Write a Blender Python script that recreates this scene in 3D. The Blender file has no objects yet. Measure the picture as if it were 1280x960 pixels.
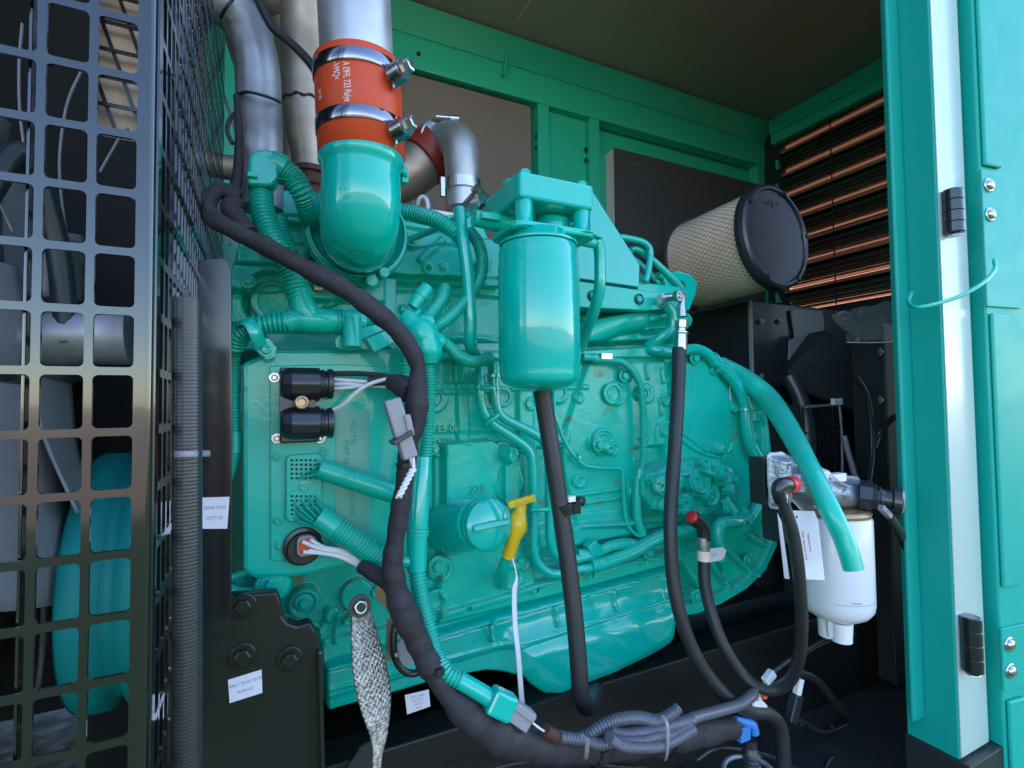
import bpy, bmesh, math, random
import numpy as np
from mathutils import Vector, Matrix
random.seed(7); rng = np.random.RandomState(5)
C = bpy.context.scene.collection
rad = math.radians
SKY_STR = 0.64
# ------------------------------------------------------------------ camera
F = 634.0; CZ = 1.5
az, pitch, roll = rad(25.7), rad(2.0), rad(0.65)
fwd = Vector((math.sin(az)*math.cos(pitch), math.cos(az)*math.cos(pitch), math.sin(pitch)))
r0 = Vector((math.cos(az), -math.sin(az), 0)); u0 = r0.cross(fwd).normalized()
upv = u0*math.cos(roll)+r0*math.sin(roll); rgt = r0*math.cos(roll)-u0*math.sin(roll)
CAM = Vector((0, 0, CZ))
cd = bpy.data.cameras.new('camera'); cam = bpy.data.objects.new('camera', cd); C.objects.link(cam)
m = Matrix.Identity(4)
for i, v in enumerate((rgt, upv, -fwd)):
    for j in range(3): m[j][i] = v[j]
m.translation = CAM; cam.matrix_world = m
cd.sensor_width = 36; cd.lens = 36*F/1280; cd.clip_start = .02; cd.clip_end = 3000
bpy.context.scene.camera = cam
def ray(px, py): return fwd*F + rgt*(px-640) - upv*(py-480)
def P(px, py, y):                       # measured image position -> point in the upright plane at depth y
    d = ray(px, py); return CAM + d*(y/d.y)
def PX(px, py, x):
    d = ray(px, py); return CAM + d*(x/d.x)
def PZ(px, py, z):
    d = ray(px, py); return CAM + d*((z-CZ)/d.z)
def mpp(p): return (Vector(p)-CAM).dot(fwd)/F      # metres per pixel at a point
# ------------------------------------------------------------------ materials
def new_mat(name):
    mt = bpy.data.materials.new(name); mt.use_nodes = True
    nt = mt.node_tree; b = nt.nodes['Principled BSDF']; return mt, nt, b
def lk(nt, a, b): nt.links.new(a, b)
def mat(name, col, rough=.4, metal=0., spec=.5, coat=0., coat_r=.08, var=.0, var_s=8., var_col=None, bump=0., bump_s=60., bump2=0., bump2_s=400., rvar=.0, ior=None, dust=0., spots=0.):
    mt, nt, b = new_mat(name)
    b.inputs['Base Color'].default_value = (*col, 1); b.inputs['Roughness'].default_value = rough
    b.inputs['Metallic'].default_value = metal; b.inputs['Specular IOR Level'].default_value = spec
    b.inputs['Coat Weight'].default_value = coat; b.inputs['Coat Roughness'].default_value = coat_r
    if ior: b.inputs['IOR'].default_value = ior; b.inputs['Coat IOR'].default_value = ior
    tc = nt.nodes.new('ShaderNodeTexCoord')
    def noise(s, d=4):
        n = nt.nodes.new('ShaderNodeTexNoise'); n.inputs['Scale'].default_value = s; n.inputs['Detail'].default_value = d
        lk(nt, tc.outputs['Object'], n.inputs['Vector']); return n
    colout = None
    if var > 0:
        n = noise(var_s, 6); rp = nt.nodes.new('ShaderNodeValToRGB')
        rp.color_ramp.elements[0].position = .38; rp.color_ramp.elements[1].position = .68
        c2 = var_col or tuple(c*(1-var) for c in col)
        rp.color_ramp.elements[0].color = (*c2, 1); rp.color_ramp.elements[1].color = (*col, 1)
        mx = nt.nodes.new('ShaderNodeMix'); mx.data_type = 'RGBA'; mx.inputs[0].default_value = min(1, var*1.2)
        mx.inputs[6].default_value = (*col, 1); lk(nt, n.outputs['Fac'], rp.inputs['Fac']); lk(nt, rp.outputs['Color'], mx.inputs[7])
        colout = mx.outputs[2]; lk(nt, colout, b.inputs['Base Color'])
    if spots > 0:
        n = noise(26, 5); mr = nt.nodes.new('ShaderNodeMapRange'); mr.inputs[1].default_value = .64; mr.inputs[2].default_value = .72; mr.inputs[4].default_value = spots
        lk(nt, n.outputs['Fac'], mr.inputs[0]); mz = nt.nodes.new('ShaderNodeMix'); mz.data_type = 'RGBA'; lk(nt, mr.outputs[0], mz.inputs[0])
        if colout: lk(nt, colout, mz.inputs[6])
        else: mz.inputs[6].default_value = (*col, 1)
        mz.inputs[7].default_value = (.16, .15, .06, 1); colout = mz.outputs[2]; lk(nt, colout, b.inputs['Base Color'])
    if dust > 0:                           # dust lying on faces that look upward, broken up by noise
        g = nt.nodes.new('ShaderNodeNewGeometry'); sx = nt.nodes.new('ShaderNodeSeparateXYZ'); lk(nt, g.outputs['Normal'], sx.inputs[0])
        n = noise(45, 6); mr = nt.nodes.new('ShaderNodeMapRange'); mr.inputs[1].default_value = .25; mr.inputs[2].default_value = .95
        lk(nt, sx.outputs['Z'], mr.inputs[0]); ml = nt.nodes.new('ShaderNodeMath'); ml.operation = 'MULTIPLY'
        lk(nt, mr.outputs[0], ml.inputs[0]); r2 = nt.nodes.new('ShaderNodeMapRange'); r2.inputs[1].default_value = .42; r2.inputs[2].default_value = .62
        r2.inputs[3].default_value = .25*dust; r2.inputs[4].default_value = dust
        lk(nt, n.outputs['Fac'], r2.inputs[0]); lk(nt, r2.outputs[0], ml.inputs[1])
        mx2 = nt.nodes.new('ShaderNodeMix'); mx2.data_type = 'RGBA'; lk(nt, ml.outputs[0], mx2.inputs[0])
        if colout: lk(nt, colout, mx2.inputs[6])
        else: mx2.inputs[6].default_value = (*col, 1)
        mx2.inputs[7].default_value = (.36, .30, .22, 1); lk(nt, mx2.outputs[2], b.inputs['Base Color'])
    if rvar > 0:
        n = noise(22, 5); mr = nt.nodes.new('ShaderNodeMapRange'); mr.inputs[1].default_value = .35; mr.inputs[2].default_value = .7
        mr.inputs[3].default_value = rough; mr.inputs[4].default_value = rough+rvar
        lk(nt, n.outputs['Fac'], mr.inputs[0]); lk(nt, mr.outputs[0], b.inputs['Roughness'])
    prev = None
    for st, sc in ((bump, bump_s), (bump2, bump2_s)):
        if st > 0:
            n = noise(sc, 3); bp = nt.nodes.new('ShaderNodeBump'); bp.inputs['Strength'].default_value = st; bp.inputs['Distance'].default_value = .002
            lk(nt, n.outputs['Fac'], bp.inputs['Height'])
            if prev: lk(nt, prev.outputs['Normal'], bp.inputs['Normal'])
            prev = bp
    if prev:
        lk(nt, prev.outputs['Normal'], b.inputs['Normal'])
        lk(nt, prev.outputs['Normal'], b.inputs['Coat Normal'])
    return mt
TEAL = (.000, .55, .42)
M = {}
M['teal'] = mat('teal_paint', TEAL, .3, spec=.3, coat=.6, coat_r=.05, var=.3, var_s=6, bump=.14, bump_s=30, bump2=.08, bump2_s=160, rvar=.12, dust=.12)
M['cast'] = mat('teal_cast_paint', (.000, .54, .41), .32, spec=.25, coat=.6, coat_r=.05, var=.4, var_s=9, var_col=(.004, .38, .28), spots=.8, bump=.25, bump_s=90, bump2=.12, bump2_s=420, rvar=.15, dust=.22)
M['teal_smooth'] = mat('teal_gloss_paint', (.000, .49, .395), .2, spec=.4, coat=.9, coat_r=.025, var=.12, var_s=5, bump=.05, bump_s=18, bump2=.04, bump2_s=120)
M['teal_conduit'] = mat('teal_painted_plastic', (.000, .49, .36), .28, spec=.3, coat=.55, coat_r=.05, var=.35, var_s=14, var_col=(.01, .30, .24), bump=.12, bump_s=90, dust=.1)
M['teal_label'] = mat('painted_over_label', (.10, .44, .34), .35, var=.3, var_s=30, coat=.4)
M['teal_ink'] = mat('faint_print', (.02, .26, .22), .5)
M['teal_grime'] = mat('teal_paint_with_rust', (.03, .36, .29), .5, spec=.5, var=.8, var_s=16, var_col=(.16, .13, .06), bump=.4, bump_s=90, dust=.6)
M['green'] = mat('enclosure_green_paint', (.03, .58, .37), .32, spec=.5, coat=.25, coat_r=.2, var=.15, var_s=3, bump=.05, bump_s=12, bump2=.06, bump2_s=300)
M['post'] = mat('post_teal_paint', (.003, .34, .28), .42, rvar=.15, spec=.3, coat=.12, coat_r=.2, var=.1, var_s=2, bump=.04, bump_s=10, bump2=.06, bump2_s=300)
M['postface'] = mat('painted_sky_reflection', (.50, .64, .64), .36, spec=.6, coat=.8, coat_r=.16, var=.3, var_s=5, var_col=(.55, .60, .50), bump=.05, bump_s=10)  # pale tone paints the grazing sky reflection into the post face colour
M['guard'] = mat('gloss_black_guard_paint', (.006, .006, .008), .12, spec=.5, coat=.85, coat_r=.045, ior=1.58, dust=.06, rvar=.06, bump=.05, bump_s=14)
M['black'] = mat('black_paint', (.022, .028, .031), .4, spec=.4, coat=.1, var=.3, var_s=10, bump=.06, bump_s=40, dust=.12)
M['black_gloss'] = mat('black_gloss_paint', (.012, .012, .016), .16, spec=.7, coat=.2, coat_r=.15, bump=.08, bump_s=20, dust=.1)
M['dark'] = mat('dark_matt_paint', (.026, .032, .036), .5, var=.4, var_s=7, bump=.1, bump_s=50)
M['plastic'] = mat('black_plastic', (.016, .016, .024), .32, spec=.6, bump=.1, bump_s=300, ior=1.6)
M['rubber'] = mat('black_rubber', (.030, .028, .033), .45, spec=.5, var=.3, var_s=20, bump=.15, bump_s=200, dust=.12)
M['loom'] = mat('grey_split_loom', (.13, .13, .165), .36, spec=.7, var=.3, var_s=30)
M['ribrubber'] = mat('grey_rubber_hose', (.030, .030, .038), .36, spec=.7, var=.3, var_s=30, bump=.1, bump_s=200)
M['fabric'] = mat('cloth_tape', (.042, .034, .042), .6, spec=.4, var=.45, var_s=30, bump=.9, bump_s=70, bump2=.7, bump2_s=600, dust=.15)
M['steel'] = mat('brushed_steel', (.72, .70, .70), .36, metal=.75, var=.45, var_s=9, var_col=(.26, .24, .23), bump=.06, bump_s=40, rvar=.2)
M['steel_dull'] = mat('dull_aluminised_steel', (.50, .49, .52), .42, metal=.7, var=.6, var_s=14, var_col=(.16, .15, .17), bump=.15, bump_s=60, rvar=.25)
M['steel_tan'] = mat('heat_tinted_steel', (.66, .55, .46), .4, metal=.7, var=.6, var_s=6, var_col=(.26, .17, .11), bump=.12, bump_s=50, rvar=.2)
M['band'] = mat('polished_band_steel', (.26, .26, .29), .14, metal=1., bump=.05, bump_s=60)
M['zinc'] = mat('zinc_plated_steel', (.66, .66, .68), .25, metal=1., var=.4, var_s=40, bump=.1, bump_s=120)
M['alu'] = mat('cast_aluminium', (.46, .49, .55), .42, metal=.75, var=.5, var_s=30, bump=.9, bump_s=130, rvar=.2)
M['brass'] = mat('brass_plate', (.55, .38, .22), .35, metal=.7, var=.3, var_s=20)
M['rust'] = mat('rusty_iron', (.14, .055, .04), .7, metal=.2, var=.6, var_s=50, bump=.5, bump_s=150)
M['orange'] = mat('orange_silicone', (.72, .075, .022), .42, spec=.4, var=.15, var_s=14, bump=.12, bump_s=350)
M['redsil'] = mat('red_silicone', (.28, .028, .02), .4, spec=.4)
M['red'] = mat('red_plastic', (.75, .03, .03), .35)
M['white'] = mat('white_paint', (.74, .72, .78), .3, spec=.5, coat=.4, bump=.03, bump_s=14, var=.06, var_s=10)
M['whitep'] = mat('white_plastic', (.80, .78, .82), .4)
M['paper'] = mat('white_label_paper', (.76, .72, .82), .6, var=.1, var_s=30)
M['ink'] = mat('grey_ink', (.46, .44, .50), .7)
M['redink'] = mat('red_ink', (.75, .12, .18), .7)
M['whiteink'] = mat('white_ink', (.85, .83, .82), .6)
M['faintink'] = mat('faint_grey_ink', (.12, .12, .12), .7)
M['yellow'] = mat('yellow_plastic', (.85, .52, .015), .35, spec=.5, coat=.3)
M['cream'] = mat('filter_paper', (1., .80, .66), .75, var=.25, var_s=20)
M['wire'] = mat('dark_wire', (.10, .09, .08), .4, metal=.5)
M['whitewire'] = mat('white_wire', (.80, .76, .80), .4)
M['foam'] = mat('brown_foam_panel', (.26, .205, .18), .85, spec=.2, var=.15, var_s=3, bump=.3, bump_s=400)
M['foam_dark'] = mat('dark_foam_panel', (.085, .078, .080), .75, spec=.3, var=.3, var_s=2, bump=.3, bump_s=300)
M['foam_edge'] = mat('cut_foam_edge', (.80, .68, .68), .8)
M['ceil'] = mat('ceiling_lining', (.60, .37, .31), .3, spec=.6, var=.3, var_s=1.5, bump=.25, bump_s=300)
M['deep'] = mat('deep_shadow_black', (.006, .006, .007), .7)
M['floor'] = mat('grimy_black_floor', (.020, .023, .026), .62, spec=.25, var=.6, var_s=5, var_col=(.05, .05, .045), bump=.5, bump_s=35, bump2=.4, bump2_s=240, rvar=.4, spots=.35)
M['door'] = mat('door_teal_paint', (.004, .42, .34), .4, rvar=.15, spec=.35, coat=.2, coat_r=.15, var=.12, var_s=3, bump=.08, bump_s=9)
M['rail'] = mat('shadow_black_rail', (.009, .010, .011), .5, var=.4, var_s=8, bump=.3, bump_s=60)
M['mount'] = mat('mount_black_paint', (.010, .012, .012), .38, spec=.4, coat=.1, var=.3, var_s=10, bump=.06, bump_s=40)
M['slat'] = mat('black_louvre_paint', (.010, .008, .008), .3, spec=.8, coat=.4)
M['lip'] = mat('louvre_lip_painted_glow', (.62, .20, .10), .35, metal=.5, var=.5, var_s=6, var_col=(.7, .45, .3))  # orange bounce from the sunlit ground painted into the lip colour
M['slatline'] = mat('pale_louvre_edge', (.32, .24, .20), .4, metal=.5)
M['grey'] = mat('grey_plastic', (.30, .28, .31), .42, spec=.5, bump=.1, bump_s=200)
M['fan'] = mat('grey_fan_plastic', (.26, .26, .29), .45, spec=.5, var=.3, var_s=8)
M['pulley'] = mat('pulley_teal', (.005, .24, .24), .5, spec=.3, var=.3, var_s=9)
M['silverpaint'] = mat('grey_plate', (.28, .30, .34), .5, var=.2, var_s=12)
M['blue'] = mat('blue_plastic', (.05, .22, .62), .4)
M['yellowpaper'] = mat('yellow_print', (.55, .48, .05), .5)
M['bluepaper'] = mat('blue_print', (.03, .08, .35), .5)
M['farwarm'] = mat('painted_outside_light', (.80, .58, .45), .8)  # sunlit outside painted into the colour of the panel behind the grid
def sheet_mat():
    mt, nt, b = new_mat('added_orange_glow_sheet'); out = nt.nodes['Material Output']
    t = nt.nodes.new('ShaderNodeBsdfTranslucent'); t.inputs['Color'].default_value = (.48, .17, .09, 1); a = nt.nodes.new('ShaderNodeAddShader'); lk(nt, t.outputs[0], out.inputs['Surface']); return mt
M['sheet'] = sheet_mat()
M['card'] = mat('brown_card', (.22, .15, .10), .8)
M['seam'] = mat('dark_seam', (.004, .03, .028), .8)
def film_mat():
    mt, nt, b = new_mat('clear_plastic_film')
    b.inputs['Base Color'].default_value = (.8, .85, .86, 1); b.inputs['Roughness'].default_value = .25
    b.inputs['Alpha'].default_value = .16; b.inputs['Specular IOR Level'].default_value = 1.
    tc = nt.nodes.new('ShaderNodeTexCoord'); n = nt.nodes.new('ShaderNodeTexNoise'); n.inputs['Scale'].default_value = 9; lk(nt, tc.outputs['Object'], n.inputs['Vector'])
    bp = nt.nodes.new('ShaderNodeBump'); bp.inputs['Strength'].default_value = .6; bp.inputs['Distance'].default_value = .02
    lk(nt, n.outputs['Fac'], bp.inputs['Height']); lk(nt, bp.outputs['Normal'], b.inputs['Normal']); return mt
M['film'] = film_mat()
def braid_mat():
    mt, nt, b = new_mat('tinned_copper_braid')
    b.inputs['Metallic'].default_value = 1; b.inputs['Roughness'].default_value = .38
    tc = nt.nodes.new('ShaderNodeTexCoord'); n = nt.nodes.new('ShaderNodeTexNoise'); n.inputs['Scale'].default_value = 260; lk(nt, tc.outputs['Object'], n.inputs['Vector'])
    rp = nt.nodes.new('ShaderNodeValToRGB'); rp.color_ramp.elements[0].position = .35; rp.color_ramp.elements[1].position = .65
    rp.color_ramp.elements[0].color = (.22, .20, .18, 1); rp.color_ramp.elements[1].color = (.66, .60, .54, 1)
    lk(nt, n.outputs['Fac'], rp.inputs['Fac']); lk(nt, rp.outputs['Color'], b.inputs['Base Color']); return mt
M['braid'] = braid_mat()
# ------------------------------------------------------------------ mesh helpers
class MB:
    def __init__(s): s.v = []; s.f = []; s.sm = []
    def add(s, vs, fs, smooth=False):
        o = len(s.v); s.v += [tuple(v) for v in vs]; s.f += [tuple(i+o for i in f) for f in fs]; s.sm += [smooth]*len(fs); return s
WL = {}
def tagd(o, label=None, cat=None, group=None, kind=None):
    if label: o['label'] = label
    if cat: o['category'] = cat
    if group: o['group'] = group
    if kind: o['kind'] = kind
    return o
def thing(name, loc, label, cat, group=None):
    o = bpy.data.objects.new(name, None); C.objects.link(o); o.empty_display_size = .02
    o.location = Vector(loc); WL[o.name] = Vector(loc); return tagd(o, label, cat, group)
def obj(name, mb, mt, parent=None, bevel=0., solid=0., label=None, cat=None, group=None, kind=None, segs=2):
    vs = np.array(mb.v, dtype=float); c = Vector(((vs[:, 0].min()+vs[:, 0].max())/2, (vs[:, 1].min()+vs[:, 1].max())/2, vs[:, 2].min()))
    me = bpy.data.meshes.new(name); me.from_pydata((vs-np.array(c)).tolist(), [], mb.f)
    me.polygons.foreach_set('use_smooth', mb.sm); me.materials.append(M[mt] if isinstance(mt, str) else mt)
    me.validate(); me.update()
    bm = bmesh.new(); bm.from_mesh(me)
    if not getattr(mb, 'open', False): bmesh.ops.recalc_face_normals(bm, faces=bm.faces)
    bm.to_mesh(me); bm.free()
    o = bpy.data.objects.new(name, me); C.objects.link(o); WL[o.name] = c
    if parent: o.parent = parent; o.location = c-WL[parent.name]
    else: o.location = c
    if solid:
        md = o.modifiers.new('solid', 'SOLIDIFY'); md.thickness = solid; md.offset = 0
    if bevel:
        md = o.modifiers.new('bevel', 'BEVEL'); md.width = bevel; md.segments = segs; md.limit_method = 'ANGLE'; md.angle_limit = rad(35); md.harden_normals = False
    return tagd(o, label, cat, group, kind)
def basis(d):
    d = Vector(d).normalized(); a = Vector((0, 0, 1)) if abs(d.z) < .9 else Vector((1, 0, 0))
    x = a.cross(d).normalized(); return x, d.cross(x).normalized(), d
def box(mb, c, s, ax=None):
    """box with centre c, full size s, optional axes (3 vectors)"""
    ax = ax or (Vector((1, 0, 0)), Vector((0, 1, 0)), Vector((0, 0, 1))); c = Vector(c); vs = []
    for i in (-.5, .5):
        for j in (-.5, .5):
            for k in (-.5, .5): vs.append(c+ax[0]*s[0]*i+ax[1]*s[1]*j+ax[2]*s[2]*k)
    return mb.add(vs, [(0, 1, 3, 2), (4, 6, 7, 5), (0, 4, 5, 1), (2, 3, 7, 6), (0, 2, 6, 4), (1, 5, 7, 3)])
def boxmm(mb, a, b):
    return box(mb, [(a[i]+b[i])/2 for i in range(3)], [abs(a[i]-b[i]) for i in range(3)])
def lathe(mb, prof, org, d, n=40, smooth=True, cap=True):
    """prof: list of (distance along d, radius)"""
    x, y, d = basis(d); org = Vector(org); vs = []
    for (t, r) in prof:
        for k in range(n):
            a = 2*math.pi*k/n; vs.append(org+d*t+(x*math.cos(a)+y*math.sin(a))*r)
    fs = []
    for i in range(len(prof)-1):
        for k in range(n): fs.append((i*n+k, i*n+(k+1) % n, (i+1)*n+(k+1) % n, (i+1)*n+k))
    mb.add(vs, fs, smooth)
    if cap:
        mb.add(vs[:n][::-1], [tuple(range(n))]); mb.add(vs[-n:], [tuple(range(n))])
    return mb
def cr(pts, sub=8):
    """Catmull-Rom resample of a list of tuples of any length"""
    P_ = [np.array(p, float) for p in pts]; P_ = [2*P_[0]-P_[1]]+P_+[2*P_[-1]-P_[-2]]; out = []
    for i in range(1, len(P_)-2):
        a, b, c, d = P_[i-1:i+3]
        for k in range(sub):
            t = k/sub; out.append(.5*((2*b)+(-a+c)*t+(2*a-5*b+4*c-d)*t*t+(-a+3*b-3*c+d)*t**3))
    out.append(P_[-2]); return out
def sweep(mb, path, rads, n=14, cap=True, smooth=True, flat=1., side=None, tape=0.):
    """path: Vectors, rads: radii; parallel transport frame"""
    m_ = len(path); t = [(path[min(i+1, m_-1)]-path[max(i-1, 0)]).normalized() for i in range(m_)]
    x, y, _ = basis(t[0])
    if side is not None:
        x = (Vector(side)-t[0]*Vector(side).dot(t[0])).normalized()
    vs = []
    for i in range(m_):
        x = (x-t[i]*x.dot(t[i])).normalized(); y = t[i].cross(x)
        for k in range(n):
            a = 2*math.pi*k/n; rt = rads[i]*(1+.05*((i*tape+k/n+.15*math.sin(i*.13)) % 1)) if tape else rads[i]; vs.append(path[i]+(x*math.cos(a)+y*math.sin(a)*flat)*rt)
    fs = []
    for i in range(m_-1):
        for k in range(n): fs.append((i*n+k, i*n+(k+1) % n, (i+1)*n+(k+1) % n, (i+1)*n+k))
    mb.add(vs, fs, smooth)
    if cap: mb.add(vs[:n][::-1], [tuple(range(n))]); mb.add(vs[-n:], [tuple(range(n))])
    return mb
def resamp(path, vals, step):
    ds = [0]
    for i in range(1, len(path)): ds.append(ds[-1]+(path[i]-path[i-1]).length)
    L = ds[-1]; k = max(2, int(L/step)); s = np.linspace(0, L, k+1); a = np.array([list(p) for p in path])
    q = [np.interp(s, ds, a[:, i]) for i in range(3)]
    return [Vector((q[0][i], q[1][i], q[2][i])) for i in range(k+1)], np.interp(s, ds, vals), s
def pipe(mb, pts, r, n=16, sub=8, cap=True, wob=0., flat=1., side=None, tape=0.):
    """pts: (px,py,y[,r px]); r in px"""
    q = [(*P(p[0], p[1], p[2]), (p[3] if len(p) > 3 else r)*mpp(P(p[0], p[1], p[2]))) for p in pts]
    s = cr(q, sub); path = [Vector(a[:3]) for a in s]; rr = [a[3] for a in s]
    path, rr, sd = resamp(path, rr, .0022 if wob else .006)
    if wob:
        ph = rng.uniform(0, 6, 4)
        rr = [a*(1+wob*(.5*math.sin(d*95+ph[0])+.35*math.sin(d*210+ph[1])+.15*rng.uniform(-.5, .5))) for a, d in zip(rr, sd)]
    return sweep(mb, path, list(rr), n, cap, flat=flat, side=side, tape=tape)
def corr(mb, pts, r, pitch=.0042, depth=.14, n=18, sub=8):
    """corrugated conduit"""
    q = [(*P(p[0], p[1], p[2]), (p[3] if len(p) > 3 else r)*mpp(P(p[0], p[1], p[2]))) for p in pts]
    s = cr(q, sub); path, rr, sd = resamp([Vector(a[:3]) for a in s], [a[3] for a in s], pitch/6)
    out = []; depth = depth*1.5
    for a, d in zip(rr, sd):
        w = .5+.5*math.cos(2*math.pi*d/pitch); w = min(1, max(0, (w-.12)*1.9)); out.append(a*(1-depth+depth*w))
    return sweep(mb, path, out, n, True)
def slab(mb, poly, y0, y1):
    """polygon given as world (x,z) pairs extruded from y0 to y1"""
    n = len(poly); vs = [(x, y0, z) for x, z in poly]+[(x, y1, z) for x, z in poly]
    fs = [tuple(range(n)), tuple(range(2*n-1, n-1, -1))]+[(i, i+n, (i+1) % n+n, (i+1) % n) for i in range(n)]
    return mb.add(vs, fs)
def pslab(mb, pxs, y0, thick):
    return slab(mb, [(P(a, b, y0).x, P(a, b, y0).z) for a, b in pxs], y0, y0+thick)
def rrect(x0, y0, x1, y1, r, k=4):
    out = []
    for cx, cy, a0 in ((x1-r, y1-r, 0), (x0+r, y1-r, 90), (x0+r, y0+r, 180), (x1-r, y0+r, 270)):
        for i in range(k+1):
            a = rad(a0+90*i/k); out.append((cx+r*math.cos(a), cy+r*math.sin(a)))
    return out
def bolt(mb, c, d, r, h=None, washer=True, hexa=True, sock=False):
    h = h or r*.9; c = Vector(c); d = Vector(d).normalized()
    if washer: lathe(mb, [(0, r*1.6), (r*.22, r*1.6), (r*.3, r*1.45)], c, d, 24, False)
    z = r*.25 if washer else 0
    if sock:
        lathe(mb, [(z, r), (z+h*.85, r), (z+h, r*.85), (z+h, r*.5), (z+h*.4, r*.48)], c, d, 20, True)
    elif hexa:
        lathe(mb, [(z, r), (z+h*.85, r), (z+h, r*.82)], c, d, 6, False)
    return mb
def textmesh(s, size, ext=.0002, sx=1.):
    cu = bpy.data.curves.new('t', 'FONT'); cu.body = s; cu.size = size; cu.extrude = ext; cu.align_x = 'CENTER'; cu.align_y = 'CENTER'
    o = bpy.data.objects.new('t', cu); C.objects.link(o); dg = bpy.context.evaluated_depsgraph_get(); me = bpy.data.meshes.new_from_object(o.evaluated_get(dg))
    vs = [(v.co.x*sx, v.co.y, v.co.z) for v in me.vertices]; fs = [tuple(p.vertices) for p in me.polygons]
    bpy.data.objects.remove(o); bpy.data.curves.remove(cu); bpy.data.meshes.remove(me); return vs, fs
def text(mb, s, size, org, ux, uy, ext=.0002, sx=1.):
    vs, fs = textmesh(s, size, ext, sx); ux = Vector(ux).normalized(); uy = Vector(uy).normalized(); uz = ux.cross(uy); org = Vector(org)
    return mb.add([org+ux*v[0]+uy*v[1]+uz*v[2] for v in vs], fs)
# relief surfaces: a grid in an upright plane pushed in and out by features placed on it
class Relief:
    def __init__(s, yb, outline, res=.0025, back=.14, edge=.006):
        s.yb = yb; poly = [s.w(*p) for p in outline]; xs = [p[0] for p in poly]; zs = [p[1] for p in poly]
        s.x = np.arange(min(xs)-.012, max(xs)+.012, res); s.z = np.arange(min(zs)-.012, max(zs)+.012, res)
        s.X, s.Z = np.meshgrid(s.x, s.z); s.h = np.zeros_like(s.X); s.sd = s.sdf(poly); s.back = back; s.edge = edge
    def w(s, px, py): p = P(px, py, s.yb); return (p.x, p.z)
    def k(s, px, py): return mpp(P(px, py, s.yb))
    def sdf(s, poly):
        n = len(poly); d = np.full(s.X.shape, 1e9); ins = np.zeros(s.X.shape, bool)
        for i in range(n):
            ax, ay = poly[i]; bx, by = poly[(i+1) % n]; ex, ey = bx-ax, by-ay
            wx, wy = s.X-ax, s.Z-ay; t = np.clip((wx*ex+wy*ey)/(ex*ex+ey*ey+1e-12), 0, 1)
            d = np.minimum(d, (wx-ex*t)**2+(wy-ey*t)**2)
            c = (ay > s.Z) != (by > s.Z); xi = ax+(s.Z-ay)*ex/(ey if abs(ey) > 1e-9 else 1e-9); ins ^= c & (s.X < xi)
        d = np.sqrt(d); return np.where(ins, -d, d)
    def mask(s, sd, soft):
        soft = max(soft*.5, .0016)
        t = np.clip(.5-sd/soft, 0, 1); return t*t*(3-2*t)
    def ap(s, m_, h, mode):
        if mode == 'add': s.h += m_*h
        elif mode == 'set': s.h = s.h*(1-m_)+h*m_
        elif mode == 'max': s.h = np.maximum(s.h, m_*h)
    def disc(s, px, py, r, h, soft=3, mode='add', dome=0.):
        cx, cz = s.w(px, py); k = s.k(px, py); d = np.hypot(s.X-cx, s.Z-cz); s.ap(s.mask(d-r*k, soft*k), h, mode)
        if dome: s.h += dome*np.sqrt(np.clip(1-(d/(r*k))**2, 0, 1))
    def ring(s, px, py, r, w, h, soft=2, mode='add'):
        cx, cz = s.w(px, py); k = s.k(px, py); d = np.abs(np.hypot(s.X-cx, s.Z-cz)-r*k)-w*k/2; s.ap(s.mask(d, soft*k), h, mode)
    def poly(s, pts, h, soft=4, mode='add', rnd=0):
        k = s.k(*pts[0]); sd = s.sdf([s.w(*p) for p in pts])-rnd*k; s.ap(s.mask(sd, soft*k), h, mode)
    def line(s, pts, w, h, soft=3, mode='add', rnd=False):
        k = s.k(*pts[0]); d = np.full(s.X.shape, 1e9)
        for (a, b) in zip(pts, pts[1:]):
            ax, ay = s.w(*a); bx, by = s.w(*b); ex, ey = bx-ax, by-ay; wx, wy = s.X-ax, s.Z-ay
            t = np.clip((wx*ex+wy*ey)/(ex*ex+ey*ey+1e-12), 0, 1); d = np.minimum(d, np.hypot(wx-ex*t, wy-ey*t))
        if rnd: s.ap(np.sqrt(np.clip(1-(d/(w*k/2))**2, 0, 1)), h, mode)
        else: s.ap(s.mask(d-w*k/2, soft*k), h, mode)
    def build(s, noise=.00012):
        nz = sum(np.sin(s.X*a+p1+2*np.sin(s.Z*b_))*np.sin(s.Z*c+p2) for a, b_, c, p1, p2 in [(60, 31, 52, 0, 1), (117, 43, 133, 2, 4), (23, 17, 29, 1, 2)])*noise
        h = s.h+nz; m_ = s.mask(s.sd, s.edge*4); Yv = s.yb-h*m_+s.back*(1-m_)
        nzr, nx = s.X.shape; vs = np.stack([s.X, Yv, s.Z], -1).reshape(-1, 3); idx = np.arange(nzr*nx).reshape(nzr, nx)
        keep = (s.sd < s.edge+.004); kk = keep[:-1, :-1] & keep[1:, :-1] & keep[:-1, 1:] & keep[1:, 1:]
        q = np.stack([idx[:-1, :-1], idx[:-1, 1:], idx[1:, 1:], idx[1:, :-1]], -1)[kk]
        used = np.unique(q); mp = np.zeros(nzr*nx, int); mp[used] = np.arange(len(used))
        mb = MB(); mb.open = True; mb.v = [tuple(v) for v in vs[used]]; mb.f = [tuple(int(i) for i in f) for f in mp[q]]; mb.sm = [True]*len(mb.f); return mb
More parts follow.
